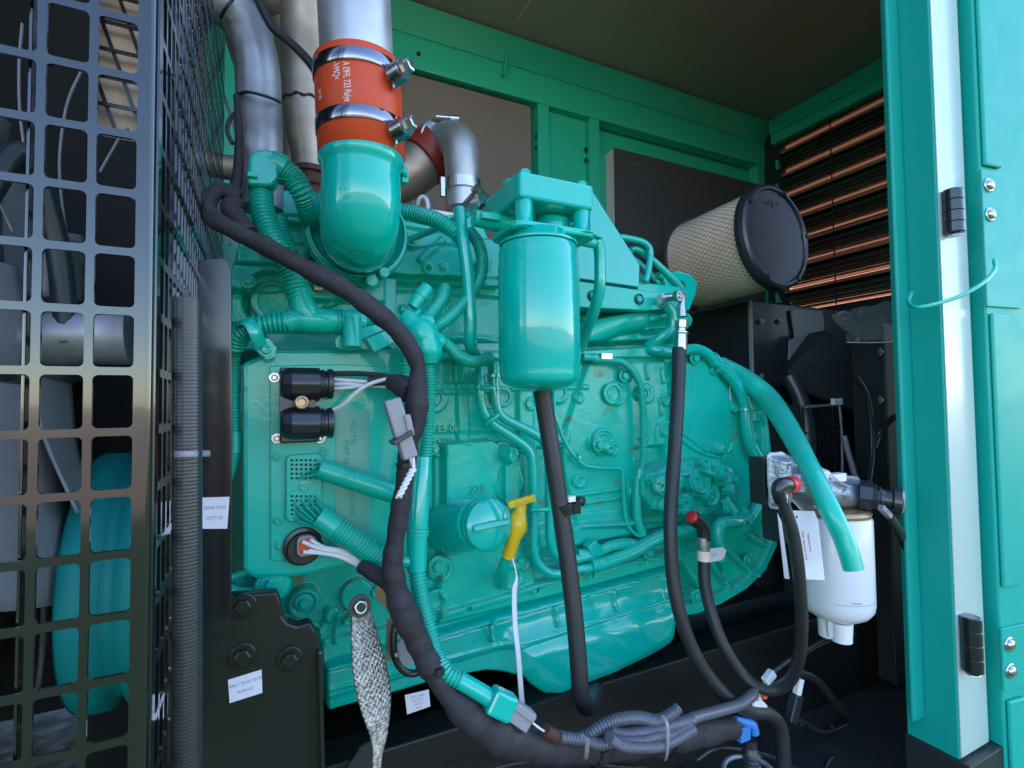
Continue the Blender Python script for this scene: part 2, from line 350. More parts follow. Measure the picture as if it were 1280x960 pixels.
# ------------------------------------------------------------------ light
SUN_EL, SUN_AZ = rad(50), rad(72)          # azimuth measured from +Y towards +X
w = bpy.data.worlds.new('World'); bpy.context.scene.world = w; w.use_nodes = True; nt = w.node_tree
sky = nt.nodes.new('ShaderNodeTexSky'); sky.sky_type = 'NISHITA'; sky.sun_disc = False; sky.sun_elevation = SUN_EL; sky.sun_rotation = SUN_AZ
sky.dust_density = .3; sky.ozone_density = 2.0
bg = nt.nodes['Background']; bg.inputs['Strength'].default_value = SKY_STR; nt.links.new(sky.outputs[0], bg.inputs['Color'])
sl = bpy.data.lights.new('sun', 'SUN'); sl.energy = 4.5; sl.angle = rad(.5); sl.color = (1, .93, .82); so = bpy.data.objects.new('sun', sl); C.objects.link(so)
sd_ = Vector((math.sin(SUN_AZ)*math.cos(SUN_EL), math.cos(SUN_AZ)*math.cos(SUN_EL), math.sin(SUN_EL))); so.rotation_euler = sd_.to_track_quat('Z', 'Y').to_euler(); so.location = sd_*30
sc = bpy.context.scene; sc.view_settings.view_transform = 'Standard'; sc.view_settings.look = 'None'; sc.view_settings.exposure = 0; sc.view_settings.gamma = 1
# ------------------------------------------------------------------ ground (sandy yard, grass near the machine)
gm, gnt, gb = new_mat('ground_sand_and_grass')
tc = gnt.nodes.new('ShaderNodeTexCoord'); sx = gnt.nodes.new('ShaderNodeSeparateXYZ'); lk(gnt, tc.outputs['Object'], sx.inputs[0])
n1 = gnt.nodes.new('ShaderNodeTexNoise'); n1.inputs['Scale'].default_value = .5; n1.inputs['Detail'].default_value = 8; lk(gnt, tc.outputs['Object'], n1.inputs['Vector'])
ad = gnt.nodes.new('ShaderNodeMath'); ad.operation = 'MULTIPLY_ADD'; ad.inputs[1].default_value = 5; lk(gnt, n1.outputs['Fac'], ad.inputs[0]); lk(gnt, sx.outputs['Y'], ad.inputs[2])
mr = gnt.nodes.new('ShaderNodeMapRange'); mr.inputs[1].default_value = -5.6; mr.inputs[2].default_value = -4.4; lk(gnt, ad.outputs[0], mr.inputs[0])
n2 = gnt.nodes.new('ShaderNodeTexNoise'); n2.inputs['Scale'].default_value = 9; n2.inputs['Detail'].default_value = 8; lk(gnt, tc.outputs['Object'], n2.inputs['Vector'])
ra = gnt.nodes.new('ShaderNodeValToRGB'); ra.color_ramp.elements[0].color = (.44, .27, .15, 1); ra.color_ramp.elements[1].color = (.62, .42, .27, 1); lk(gnt, n2.outputs['Fac'], ra.inputs['Fac'])
rb = gnt.nodes.new('ShaderNodeValToRGB'); rb.color_ramp.elements[0].color = (.03, .055, .012, 1); rb.color_ramp.elements[1].color = (.10, .15, .04, 1); lk(gnt, n2.outputs['Fac'], rb.inputs['Fac'])
mx = gnt.nodes.new('ShaderNodeMix'); mx.data_type = 'RGBA'; lk(gnt, mr.outputs[0], mx.inputs[0]); lk(gnt, ra.outputs[0], mx.inputs[6]); lk(gnt, rb.outputs[0], mx.inputs[7]); lk(gnt, mx.outputs[2], gb.inputs['Base Color']); gb.inputs['Roughness'].default_value = .9
g = MB(); g.add([(-600, -600, 0), (600, -600, 0), (600, 600, 0), (-600, 600, 0)], [(0, 1, 2, 3)]); g.open = True
obj('ground', g, gm, kind='structure')
# ------------------------------------------------------------------ enclosure
RY, EX = 1.5, 1.98; x0_s = P(1180, 480, .45).x
zt = P(970, 163, RY).z; zb = P(955, 207, RY).z; zfl = P(1205, 947, .45).z
enc = thing('generator_enclosure', (1., 1.0, 0), 'open green sheet metal enclosure around the engine, with dark roof lining and louvred end', 'enclosure')
b = MB()
boxmm(b, (-1.2, RY, zb), (EX, RY+.05, zt-.075)); vs = [(-1.2, RY, zt-.075), (EX, RY, zt-.075), (EX, RY-.045, zt-.004), (-1.2, RY-.045, zt-.004), (-1.2, RY+.05, zt-.075), (EX, RY+.05, zt-.075), (EX, RY+.05, zt-.004), (-1.2, RY+.05, zt-.004)]
b.add(vs, [(0, 1, 2, 3), (5, 4, 7, 6), (3, 2, 6, 7), (1, 5, 6, 2), (4, 0, 3, 7)])
obj('rear_beam', b, 'green', enc, bevel=.003)
b = MB(); pts = cr([(*P(640, 36, RY-.03),), (*P(636, 60, RY-.02),), (*P(629, 95, RY-.012),)], 6); sweep(b, [Vector(p) for p in pts], [.010]*len(pts), 8, flat=.5); obj('welded_rib', b, 'green', enc)
b = MB(); xr = P(672, 200, RY).x
for a, c in ((674, 688), (739, 751), (338, 345), (948, 966)):
    b = MB(); boxmm(b, (P(a, 200, RY).x, RY+.004, 1.2), (P(c, 200, RY).x, RY+.055, zb+.003)); obj('wall_stile', b, 'green', enc, bevel=.002)
b = MB(); boxmm(b, (P(688, 200, RY).x+.002, RY+.03, 1.2), (P(739, 200, RY).x-.002, RY+.05, zb)); obj('wall_panel', b, 'green', enc, bevel=.001)
b = MB(); boxmm(b, (-1.2, RY+.058, .9), (EX, RY+.07, zt)); obj('rear_wall', b, 'green', enc)
b = MB(); boxmm(b, (-1.2, RY+.012, zfl), (P(338, 200, RY).x-.001, RY+.03, zb-.02)); obj('wall_panel', b, 'green', enc)
b = MB(); boxmm(b, (P(346, 200, RY).x, RY+.022, 1.2), (P(668, 200, RY).x, RY+.057, P(505, 84, RY).z)); obj('foam_panel', b, 'foam', enc, bevel=.002)
t = textmesh
b = MB(); xf = P(768, 200, RY).x; zf = P(768, 185, RY).z; boxmm(b, (xf, RY-.002, 1.0), (P(953, 250, RY).x, RY+.004, zf)); obj('foam_panel', b, 'foam_dark', enc, label='dark foam panel with printed lines near the corner')
b = MB(); boxmm(b, (xf+.001, RY+.0045, 1.0), (P(953, 250, RY).x-.001, RY+.055, zf-.001)); obj('foam_core', b, 'foam_edge', enc)
b = MB()
for i, s in enumerate(('FLAMMABILITY UL94', 'PU 25MM ACOUSTIC', 'PART 0338')): text(b, s, .016, P(802, 207+i*9, RY-.0025), (1, 0, 0), (0, 0, 1), sx=.8)
obj('panel_print', b, 'faintink', enc)
for px, py in ((670, 171), (670, 185), (732, 187), (732, 200), (523, 68)):
    b = MB(); bolt(b, P(px, py, RY+.02 if px > 600 else RY), (0, -1, 0), .0065, washer=False, sock=True); obj('rivet', b, 'black_gloss', enc)
b = MB(); boxmm(b, (-1.2, .44, zt), (EX+.03, RY+.06, zt+.03)); obj('roof_lining', b, 'ceil', enc)
b = MB(); boxmm(b, (-1.25, .40, zt+.032), (EX+.06, RY+.1, zt+.05)); obj('roof', b, 'green', enc)
b = MB(); pipe(b, [(640, 34, 1.46), (655, 12, 1.30), (668, -8, 1.18)], 1.1, 8); obj('lining_seam', b, 'foam_edge', enc)
# floor and plinth
FL = zfl-.11
b = MB(); boxmm(b, (-1.25, .43, FL-.04), (EX+.05, RY+.1, FL)); obj('floor_tray', b, 'floor', enc)
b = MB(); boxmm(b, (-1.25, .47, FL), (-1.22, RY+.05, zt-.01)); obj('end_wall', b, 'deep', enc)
b = MB(); boxmm(b, (x0_s, .435, FL+.002), (EX+.05, .53, zfl-.001)); obj('front_sill', b, 'black', enc, bevel=.003)
b = MB(); boxmm(b, (-1.25, .45, .05), (EX+.05, RY+.1, FL-.042)); obj('fuel_tank_base', b, 'black', enc)
b = MB(); boxmm(b, (-.3, .76, FL+.001), (1.7, .82, zfl+.09)); boxmm(b, (-.3, 1.2, FL+.001), (1.7, 1.26, zfl+.11)); obj('skid_rail', b, 'rail', enc, bevel=.003)
# louvred end wall
b = MB(); ze = PX(1130, 366, EX).z
boxmm(b, (EX, .47, zfl-.11), (EX+.03, RY, ze)); boxmm(b, (EX-.004, RY-.075, ze-.001), (EX+.03, RY+.06, zt+.001)); obj('end_wall', b, 'dark', enc)
b = MB(); boxmm(b, (EX-.03, .47, zt-.115), (EX+.03, RY-.05, zt-.07)); boxmm(b, (EX-.035, .47, zt-.07), (EX+.02, RY-.046, zt-.003)); obj('end_beam', b, 'green', enc, bevel=.004)
zl0 = PX(1130, 114, EX).z; pit = .1005; yl0, yl1 = .47, RY-.058
for k in range(-1, 8):
    z = zl0-k*pit; h = MB()
    if z < ze+.005: break
    vs = []                                                          # one bent blade sloping down to the outside
    prof = [(EX, z-.012), (EX+.012, z+.004), (EX+.075, z-.075), (EX+.073, z-.079), (EX+.010, z-.002), (EX+.002, z-.016)]
    n = len(prof); vs = [(x, yl0, zz) for x, zz in prof]+[(x, yl1, zz) for x, zz in prof]
    h.add(vs, [tuple(range(n)), tuple(range(2*n-1, n-1, -1))]+[(i, (i+1) % n, (i+1) % n+n, i+n) for i in range(n)])
    sl_ = obj('louvre_blade', h, 'slat', enc)
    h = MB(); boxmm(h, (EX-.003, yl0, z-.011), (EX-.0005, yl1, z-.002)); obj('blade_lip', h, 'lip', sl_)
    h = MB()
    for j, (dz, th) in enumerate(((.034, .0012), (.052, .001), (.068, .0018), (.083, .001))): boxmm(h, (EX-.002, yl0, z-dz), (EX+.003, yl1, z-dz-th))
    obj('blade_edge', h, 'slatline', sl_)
    h = MB()
    for j, (dz, th) in enumerate(((.024, .006), (.036, .006), (.046, .006), (.057, .006), (.067, .006), (.077, .009))): boxmm(h, (EX+.004, yl0, z-dz), (EX+.03, yl1, z-dz-th))
    obj('blade_fold', h, 'slat', sl_)
b = MB(); b.add([(EX+.13, .40, ze-.25), (EX+.13, RY+.1, ze-.25), (EX+.13, RY+.1, zt+.1), (EX+.13, .40, zt+.1)], [(0, 1, 2, 3)]); obj('added_glow_sheet', b, 'sheet', enc)  # added sheet: sun from behind makes it glow orange through the louvre gaps
yv = PX(1040, 200, EX).y
b = MB(); boxmm(b, (EX-.006, yv-.002, ze), (EX-.0035, yv+.002, zt-.11)); obj('louvre_wire', b, 'dark', enc)
for py in (205, 235, 372):
    b = MB(); p = P(972, py, RY-.07); b.add([p+Vector((0, 0, .02)), p+Vector((.03, 0, -.02)), p+Vector((0, 0, -.02)), p+Vector((0, .01, .02)), p+Vector((.03, .01, -.02)), p+Vector((0, .01, -.02))], [(0, 1, 2), (5, 4, 3), (0, 3, 4, 1), (1, 4, 5, 2), (2, 5, 3, 0)])
    obj('corner_gusset', b, 'green', enc)
# door post
PYF = .45; x0 = P(1180, 480, PYF).x; x1 = P(1216, 480, PYF).x
b = MB(); boxmm(b, (x0, PYF, zfl+.0), (x1, PYF+.075, zt)); obj('door_post', b, 'post', enc, bevel=.002)
b = MB(); boxmm(b, (x0+.003, PYF-.002, zfl+.004), (x1-.003, PYF-.0005, zt)); obj('post_face', b, 'postface', enc, label='front face of the door post, painted pale as a bright sky reflection')
b = MB(); boxmm(b, (x0-.036, PYF+.045, zfl+.045), (x0-.001, PYF+.052, zt)); obj('post_lip', b, 'post', enc, bevel=.003)
# door folded back
dx, dy = math.cos(rad(8)), -math.sin(rad(8)); D0 = Vector((x1+.012, .432, 0)); DU = Vector((dx, dy, 0)); DN = Vector((dy, -dx, 0))
def dbox(b, u0_, u1_, n0, n1, z0, z1):
    c = D0+DU*(u0_+u1_)/2+DN*(n0+n1)/2; c.z = (z0+z1)/2; box(b, c, (abs(u1_-u0_), abs(n1-n0), abs(z1-z0)), (DU, DN, Vector((0, 0, 1))))
zz = lambda py, px=1240: P(px, py, .43).z
b = MB(); dbox(b, 0, .9, -.04, 0, zfl-.05, zt); door = obj('door', b, 'door', enc, bevel=.003)
b = MB(); dbox(b, .004, .05, .0005, .007, zz(212), zt); dbox(b, .004, .05, .0005, .007, zz(738), zz(392)); dbox(b, .004, .05, .0005, .007, zfl-.05, zz(885)); obj('door_fold', b, 'door', door, bevel=.003)
for pa, pb in ((217, 384), (790, 872)):
    b = MB(); dbox(b, -.004, .085, .0005, .0045, zz(pb), zz(pa)); lf = obj('hinge_leaf', b, 'door', door, bevel=.001)
    for q in ((240, 275) if pa < 500 else (806, 840)):
        c = D0+DU*.012+DN*.005; c.z = zz(q, 1252); s = MB(); lathe(s, [(0, .0125), (.0015, .0125), (.002, .0105)], c, DN, 24); lathe(s, [(.002, .009), (.004, .0088), (.0065, .006), (.0072, .0)], c, DN, 20, True, False); obj('screw', s, 'zinc', lf)
for pa, pb, yy in ((238, 292, 0), (778, 842, 0)):
    c = P(1196+(22 if pa > 500 else 0)*.8, pb, PYF-.016); r_ = .0145; top = P(1196, pa, PYF-.016).z; L = top-c.z; c = Vector((P(1193, 300, PYF-.014).x, PYF-.014, c.z)); s = MB()
    pr = [(0, r_*.9), (.002, r_)]
    for q in (.25, .5, .75): pr += [(L*q-.001, r_), (L*q, r_*.93), (L*q+.001, r_)]
    pr += [(L-.002, r_), (L, r_*.9)]; lathe(s, pr, c, (0, 0, 1), 28, False); obj('hinge_barrel', s, 'black_gloss', door)
    s = MB(); lathe(s, [(0, r_*.75), (.0015, r_*.75), (.003, r_*.3)], c+Vector((0, 0, -.004)), (0, 0, 1), 20); obj('hinge_pin', s, 'zinc', door)
b = MB(); q = [P(1139, 366, .47), P(1136, 378, .455), P(1150, 384, .428), P(1195, 372, .41), P(1225, 356, .40), P(1243, 338, .40), P(1243, 325, .412)]
pth = [Vector(a) for a in cr([tuple(v) for v in q], 8)]; sweep(b, pth, [.0032]*len(pth), 10)
tie = obj('wire_tie', b, 'teal', None, label='green plastic coated wire looped around the door post and the folded door', cat='wire')
# ------------------------------------------------------------------ radiator guard
GY = .40; GX = P(191, 480, GY).x
gd = thing('radiator_guard', (GX-.15, GY, zfl), 'gloss black punched steel guard with square holes over the fan', 'guard')
def hole_sheet(u0, u1, v0, v1, pu, pv, hu, hv, uo, vo, r, fn):
    """sheet with rounded holes; fn(u,v) -> 3D"""
    mb = MB(); nu = int(math.ceil((u1-uo)/pu)); nv = int(math.ceil((v1-vo)/pv))
    for i in range(nu):
        for j in range(nv):
            a, c = uo+i*pu, vo+j*pv; h = rrect(a+(pu-hu)/2, c+(pv-hv)/2, a+(pu+hu)/2, c+(pv+hv)/2, r, 3); n = len(h)
            o = []
            cx, cy = a+pu/2, c+pv/2
            for (x, y) in h:
                dx_, dy_ = (x-cx)/(pu/2), (y-cy)/(pv/2); s_ = max(abs(dx_), abs(dy_)); o.append((cx+(x-cx)/s_, cy+(y-cy)/s_))
            # snap corners
            for k in (1, 5, 9, 13):
                if k < n: o[k] = (a+pu if h[k][0] > cx else a, c+pv if h[k][1] > cy else c)
            vs = [fn(*p) for p in h]+[fn(*p) for p in o]; mb.add(vs, [(k, (k+1) % n, (k+1) % n+n, k+n) for k in range(n)])
    return mb
pu = P(115, 480, GY).x-P(49, 480, GY).x; hu = P(167, 480, GY).x-P(116, 480, GY).x
uo = P(167, 480, GY).x+(pu-hu)/2-pu*14; pv = (P(140, 466, GY).z-P(140, 542, GY).z); vo = P(140, 535, GY).z-(pv*.13)/2-pv*9
zg0, zg1 = vo, vo+pv*26
mb = hole_sheet(uo, uo+pu*14-1e-4, zg0, zg1-1e-4, pu, pv, hu, pv*.87, uo, vo, .003, lambda u, v: (u, GY, v))
mb.open = True
xe = uo+pu*14
mb.add([(xe, GY, zg0), (GX-.004, GY, zg0), (GX-.004, GY, zg1), (xe, GY, zg1)], [(0, 1, 2, 3)])
mb.open = False
obj('front_sheet', mb, 'guard', gd, solid=.0025, bevel=.0008)
b = MB(); lathe(b, [(0, .0045), (zg1-zg0, .0045)], (GX-.0045, GY+.0035, zg0), (0, 0, 1), 16); obj('corner_fold', b, 'guard', gd)
ps = .0175
mb = hole_sheet(GY+.012, .93, zg0, zg1-1e-4, ps, pv, ps-.0045, pv*.86, GY+.012, vo, .0025, lambda u, v: (GX, u, v))
mb.open = True; mb.add([(GX, GY+.003, zg0), (GX, GY+.012, zg0), (GX, GY+.012, zg1), (GX, GY+.003, zg1)], [(0, 1, 2, 3)]); mb.open = False
obj('side_sheet', mb, 'guard', gd, solid=.002)
b = MB(); xv = P(42, 480, GY+.02).x; boxmm(b, (xv-.001, GY+.004, zg0), (xv+.001, GY+.025, zg1)); obj('stiffener', b, 'guard', gd, bevel=.001)
b = MB(); boxmm(b, (-1.2, 1.30, zfl), (P(112, 200, 1.30).x, 1.31, zt-.02)); boxmm(b, (P(108, 200, 1.30).x, 1.30, zfl), (P(262, 200, 1.30).x, 1.31, P(140, 172, 1.30).z)); obj('added_dark_backing', b, 'deep', None, label='black sheet added as painted darkness behind the guard holes', cat='duct')  # near-black sheet added to stand in for the shade behind the guard
qz = P(140, 165, 1.36).z; qa_, qb_ = P(112, 100, 1.36).x, P(168, 100, 1.36).x
b = MB(); boxmm(b, (qa_, 1.40, qz), (qb_, 1.405, zt-.01)); fg = obj('far_side_panel', b, 'farwarm', None, label='warm panel painted as outside light behind a slanted black grid in the upper guard holes', cat='panel')
b = MB(); sp = .05
for i in range(-8, 14):
    c = Vector((qa_+i*sp, 1.37, (qz+zt)/2)); d_ = Vector((-.32, 0, 1)).normalized(); c0_, c1_ = c-d_*.55, c+d_*.55
    box(b, c, (.008, .004, 1.1), (d_.cross(Vector((0, 1, 0))), Vector((0, 1, 0)), d_))
for i in range(14): box(b, ((qa_+qb_)/2, 1.366, qz+i*.062), (qb_-qa_+.06, .004, .008))
obj('grid', b, 'slat', fg)
# fan, shroud, belt pulley and coolant pipe behind the guard
fanX = -.36
fan = thing('cooling_fan', (fanX, .93, 1.46), 'large grey bladed cooling fan behind the black guard', 'fan')
b = MB(); lathe(b, [(0, .09), (.06, .09), (.075, .075), (.08, .02)], (fanX-.03, .93, 1.46), (1, 0, 0), 40); obj('hub', b, 'fan', fan)
for k in range(9):
    a0 = 2*math.pi*k/9+.2; vs = []; fs = []
    for i in range(9):
        r_ = .08+.36*i/8
        for j in range(5):
            w_ = (j/4-.5); a_ = a0+w_*(.62-.012*i)+.25*(i/8)**2; xx = fanX+w_*(.10-.04*i/8)+.01*(1-4*w_*w_)
            vs.append((xx, .93+math.sin(a_)*r_, 1.46+math.cos(a_)*r_))
    for i in range(8):
        for j in range(4): fs.append((i*5+j, i*5+j+1, i*5+j+6, i*5+j+5))
    h = MB(); h.add(vs, fs, True); obj('blade', h, 'fan', fan, solid=.006)
b = MB()
lathe(b, [(0, .475), (.05, .475), (.05, .482), (0, .482)], (fanX-.11, .93, 1.46), (1, 0, 0), 64, True, False); sh = obj('fan_shroud', b, 'black', None, label='round black sheet metal shroud around the cooling fan', cat='shroud')
b = MB(); boxmm(b, (-.62, .47, zfl+.02), (-.50, 1.46, zt-.1)); obj('radiator', b, 'dark', None, label='dark radiator core standing behind the cooling fan', cat='radiator')
b = MB(); c = P(190, 712, .86); lathe(b, [(0, .158), (.006, .163), (.03, .163), (.036, .15), (.05, .15), (.055, .163), (.075, .163), (.08, .158)], c-Vector((.06, 0, 0)), (1, 0, 0), 64)
lathe(b, [(-.02, .08), (0, .16)], c-Vector((.06, 0, 0)), (1, 0, 0), 64); obj('crank_pulley', b, 'pulley', None, label='big round teal crank pulley seen through the lower guard holes', cat='pulley')
b = MB(); pipe(b, [(-90, 455, .72), (30, 425, .72), (100, 420, .72), (163, 420, .72)], 36, 32); obj('coolant_hose', b, 'steel_dull', None, label='thick dark coolant pipe crossing behind the guard', cat='pipe')
b = MB(); pipe(b, [(-20, 250, .66), (30, 190, .68), (70, 300, .70), (85, 430, .7)], 13, 12)
obj('fan_bracket', b, 'black', None, label='dark curved tube behind the upper guard holes', cat='bracket')
def patch(mb, A, B, n=16, m_=10, bow=.0):
    a = cr([tuple(P(*p)) for p in A], 8); c = cr([tuple(P(*p)) for p in B], 8); ia = np.linspace(0, len(a)-1, n+1); ic = np.linspace(0, len(c)-1, n+1); vs = []
    for i in range(n+1):
        p, q = Vector(a[int(ia[i])]), Vector(c[int(ic[i])])
        for j in range(m_+1): t = j/m_; vs.append(p*(1-t)+q*t+Vector((0, -bow*4*t*(1-t), 0)))
    return mb.add(vs, [(i*(m_+1)+j, i*(m_+1)+j+1, (i+1)*(m_+1)+j+1, (i+1)*(m_+1)+j) for i in range(n) for j in range(m_)], True)
fs_ = thing('fan_duct_vanes', P(40, 748, .7), 'pale grey curved vanes and sheet around the fan, seen through the left guard holes', 'vanes')
for A_, B_, bw in (([(-70, 470, .62), (-70, 620, .62), (-70, 752, .62)], [(52, 484, .74), (76, 560, .75), (82, 640, .75), (92, 750, .75)], .03),
                   ([(-70, 320, .62), (-70, 460, .62)], [(22, 335, .70), (34, 400, .71), (32, 462, .71)], .03),
                   ([(40, 470, .70), (52, 540, .70), (96, 640, .70)], [(88, 480, .78), (96, 560, .78), (118, 640, .78)], .01),
                   ([(52, 300, .80), (48, 372, .80)], [(104, 296, .86), (106, 378, .86)], .02)):
    b = MB(); patch(b, A_, B_, bow=bw); b.open = True; obj('vane', b, 'fan', fs_, solid=.003)
for q in ([(28, 30, .72), (24, 80, .72), (25, 140, .72), (34, 212, .72)], [(104, 84, .74), (84, 130, .74), (75, 190, .74), (76, 240, .74), (84, 300, .74)], [(0, 255, .7), (16, 290, .7)], [(47, 258, .73), (58, 292, .73)], [(125, 215, .76), (148, 175, .76), (160, 160, .76)]):
    b = MB(); pipe(b, q, 2.6, 8, flat=.6); obj('vane_edge', b, 'fan', fs_)
b = MB(); pipe(b, [(100, 860, .9), (60, 640, .95), (10, 560, .98)], 10, 12); obj('drive_belt', b, 'rubber', None, label='black drive belt behind the guard', cat='belt')
# mounting plate, corner hose
b = MB(); PLY = .62; q = [(244, 325), (276, 322), (284, 326), (289, 338), (290, 600), (289, 770), (284, 785), (272, 792), (244, 792)]; pslab(b, q, PLY, .006)
obj('mounting_plate', b, 'black_gloss', None, bevel=.001, label='gloss black upright plate with rounded corners behind the thick hose', cat='plate')
b = MB(); corr(b, [(234, 374, .44), (234, 480, .44), (234, 620, .44), (234, 800, .44), (234, 1010, .44)], 16.5, pitch=.0026, depth=.007, n=28); hs = obj('corrugated_hose', b, 'ribrubber', None, label='thick upright dark hose with fine ribs running down beside the guard', cat='hose')
b = MB(); pipe(b, [(262, 567, .47), (250, 567, .44), (242, 567.5, .428), (228, 568, .426), (218, 568, .434), (214, 568, .445)], 4, 10, flat=.25, side=(0, 0, 1)); obj('cable_tie', b, 'grey', None, label='clear cable tie around the thick upright hose', cat='cable tie')
# engine mount
b = MB(); EY = .66
pslab(b, [(248, 742), (290, 745), (346, 740), (351, 752), (353, 770), (360, 779), (372, 783), (388, 778), (396, 790), (402, 815), (407, 1000), (248, 1000)], EY, .02); mt_ = obj('engine_mount', b, 'mount', None, bevel=.003, label='heavy black mounting bracket with hex bolts under the engine corner', cat='bracket')
b = MB(); pslab(b, [(397, 815), (403, 815), (408, 1000), (402, 1000)], EY-.012, .011); obj('flange_edge', b, 'black_gloss', mt_, bevel=.002)
for px, py in ((303, 819), (362, 823), (304, 757)):
    b = MB(); bolt(b, P(px, py, EY-.0005), (0, -1, 0), .0088, .007); obj('bolt', b, 'mount', mt_)
def sticker(nm, q, y, lab, lines, size=.0046, mt='paper', rot=0):
    b = MB(); n_ = len(q); pslab(b, q, y, .0006); o = obj(nm, b, mt, None, label=lab, cat='label'); h = MB()
    p0 = P(*q[0], y-.0004); ux = (P(*q[1], y)-P(*q[0], y)); uy = (P(*q[3], y)-P(*q[0], y))
    for i, s in enumerate(lines):
        c = P(*q[0], y-.0005)+ux*.5+uy*((i+1)/(len(lines)+1)); c.y = y-.0006; text(h, s, size, c, ux, -uy, .0001)
    obj('printing', h, 'ink', o); return o
sticker('paper_label', [(250, 622), (287, 621), (284, 661), (251, 661)], PLY-.0012, 'blank looking white label on the gloss black plate', ['0338 2214', 'QTY 01'])
sticker('paper_label', [(285, 850), (327, 837), (328, 866), (287, 879)], EY-.0012, 'white slanted label under the two hex bolts of the black bracket', ['BRKT ENG 5318', '4390127'])
sticker('paper_label', [(506, 869), (536, 862), (538, 883), (509, 893)], .70, 'white label with rows of small print below the oil pan edge', ['SPEC A042', 'S/N 2719', 'HZ 60', 'KVA'], .004)
# ------------------------------------------------------------------ engine
eng = thing('diesel_engine', (.5, .95, zfl), 'large teal painted diesel engine with cast block, filter bracket and oil pan', 'engine')
def part(name, mb, mt='teal', par=None, **k): return obj(name, mb, mt, par or eng, **k)
# cylinder block -----------------------------------------------------
R = Relief(.80, [(345, 690), (480, 690), (480, 438), (560, 437), (700, 437), (842, 430), (905, 446), (940, 486), (958, 530), (960, 640), (925, 690), (850, 702), (840, 714), (700, 748), (500, 806), (400, 838), (395, 792), (345, 775)], .0016)
R.poly([(480, 425), (860, 425), (860, 447), (480, 452)], .014, 5)                       # top rail
R.poly([(556, 452), (612, 452), (612, 476), (556, 476)], -.012, 8, rnd=3)
R.poly([(480, 452), (620, 455), (620, 540), (480, 540)], .004, 14)
R.poly([(735, 458), (825, 455), (838, 560), (832, 650), (720, 650), (700, 560)], .010, 16, rnd=5)   # wide cast wall of the rear cylinders
R.line([(655, 455), (656, 640)], 22, .010, 14); R.line([(575, 460), (578, 545)], 16, .008, 12)
R.line([(640, 486), (730, 484)], 5, .004, 5); R.line([(480, 492), (620, 488)], 6, .004, 6)
for x, y, r, h in ((540, 497, 19, .008), (628, 496, 12, .010), (697, 490, 15, .007), (765, 492, 15, .008), (803, 492, 12, .004), (627, 564, 14, .008), (748, 552, 17, .009),
                   (760, 560, 9, .008), (720, 497, 7, .005), (720, 600, 9, .006), (826, 500, 8, .006), (826, 535, 10, .007), (800, 545, 8, .005), (543, 562, 9, .006), (552, 652, 17, .010),
                   (547, 708, 16, .009), (545, 750, 13, .006), (632, 715, 17, .012), (643, 727, 8, .004), (600, 470, 7, .004), (660, 505, 8, .004), (612, 520, 9, .004), (780, 470, 7, .006), (788, 614, 10, .007),
                   (812, 612, 8, .004), (650, 700, 9, .006), (715, 690, 8, .006), (810, 690, 7, .006), (700, 545, 10, .004)):
    R.disc(x, y, r, h, 4); R.disc(x, y, r*.55, -h*.5, 3)
for x, y, r in ((540, 497, 11), (765, 492, 10), (697, 490, 9), (788, 614, 5), (748, 552, 12)): R.ring(x, y, r, 2.5, -.004, 2)
for x, y in ((628, 496), (627, 564), (545, 750)): R.disc(x, y, 3.5, -.008, 2)
for x, y, h in ((803, 465, 22), (822, 470, 22), (820, 508, 26), (800, 520, 20), (815, 545, 30), (835, 480, 20), (790, 580, 24)):       # small raised drips and lugs
    R.line([(x, y-h*.3), (x+2, y+h*.3)], 6, .006, 5)
R.poly([(552, 556), (608, 552), (622, 560), (622, 634), (608, 642), (552, 646)], .026, 9, rnd=3)        # side housing with embossed number
R.poly([(622, 558), (640, 562), (646, 600), (640, 634), (622, 640)], .014, 6, rnd=3)
R.ring(643, 598, 34, 3, .003, 3); R.disc(627, 564, 12, .012, 3); R.disc(627, 564, 4, -.006, 2)
R.poly([(541, 560), (553, 556), (553, 646), (541, 650)], .008, 5)
R.line([(712, 618), (775, 609)], 5, .006, 4); R.line([(712, 629), (775, 620)], 5, .006, 4)
R.poly([(708, 640), (780, 632), (784, 672), (712, 690)], .006, 10)
R.poly([(672, 560), (700, 560), (706, 700), (672, 705)], -.012, 10)
R.poly([(790, 560), (832, 556), (832, 655), (790, 660)], -.016, 10)
R.poly([(545, 690), (700, 655), (850, 640), (850, 700), (700, 740), (545, 778)], .014, 18)          # lower skirt
R.line([(500, 778), (640, 738), (700, 716), (850, 684)], 8, .008, 6)
for x, y in ((580, 757), (666, 735), (735, 716), (800, 697)): R.disc(x, y, 4, -.01, 3)
R.poly([(660, 690), (770, 668), (860, 650), (860, 678), (740, 712), (665, 724)], -.014, 8)
# front corner below the control unit
R.poly([(345, 720), (352, 700), (440, 690), (480, 690), (500, 760), (500, 800), (400, 832), (395, 790), (345, 772)], -.012, 10)
for x, y, r, h in ((380, 753, 19, .020), (416, 770, 9, .006), (447, 745, 20, .012), (436, 777, 7, .01), (470, 740, 6, .006)): R.disc(x, y, r, h, 5)
R.ring(380, 753, 11, 3, -.004, 3); R.disc(380, 753, 5, .003, 3); R.disc(436, 777, 3, -.01, 2)
R.line([(404, 792), (412, 765)], 10, .01, 8); R.line([(420, 800), (425, 770)], 7, .008, 8); R.poly([(404, 800), (500, 782), (500, 800), (404, 832)], .012, 8)
R.line([(350, 770), (396, 785), (404, 830)], 8, .006, 6)
part('cylinder_block', R.build(), 'cast')
b = MB()
for s, px, py, sz in (('LLS 06', 557, 536, .017), ('L•070', 555, 552, .016)): text(b, s, sz, P(px, py, .7925), (1, 0, 0), (0, 0, 1), .0016, .95)
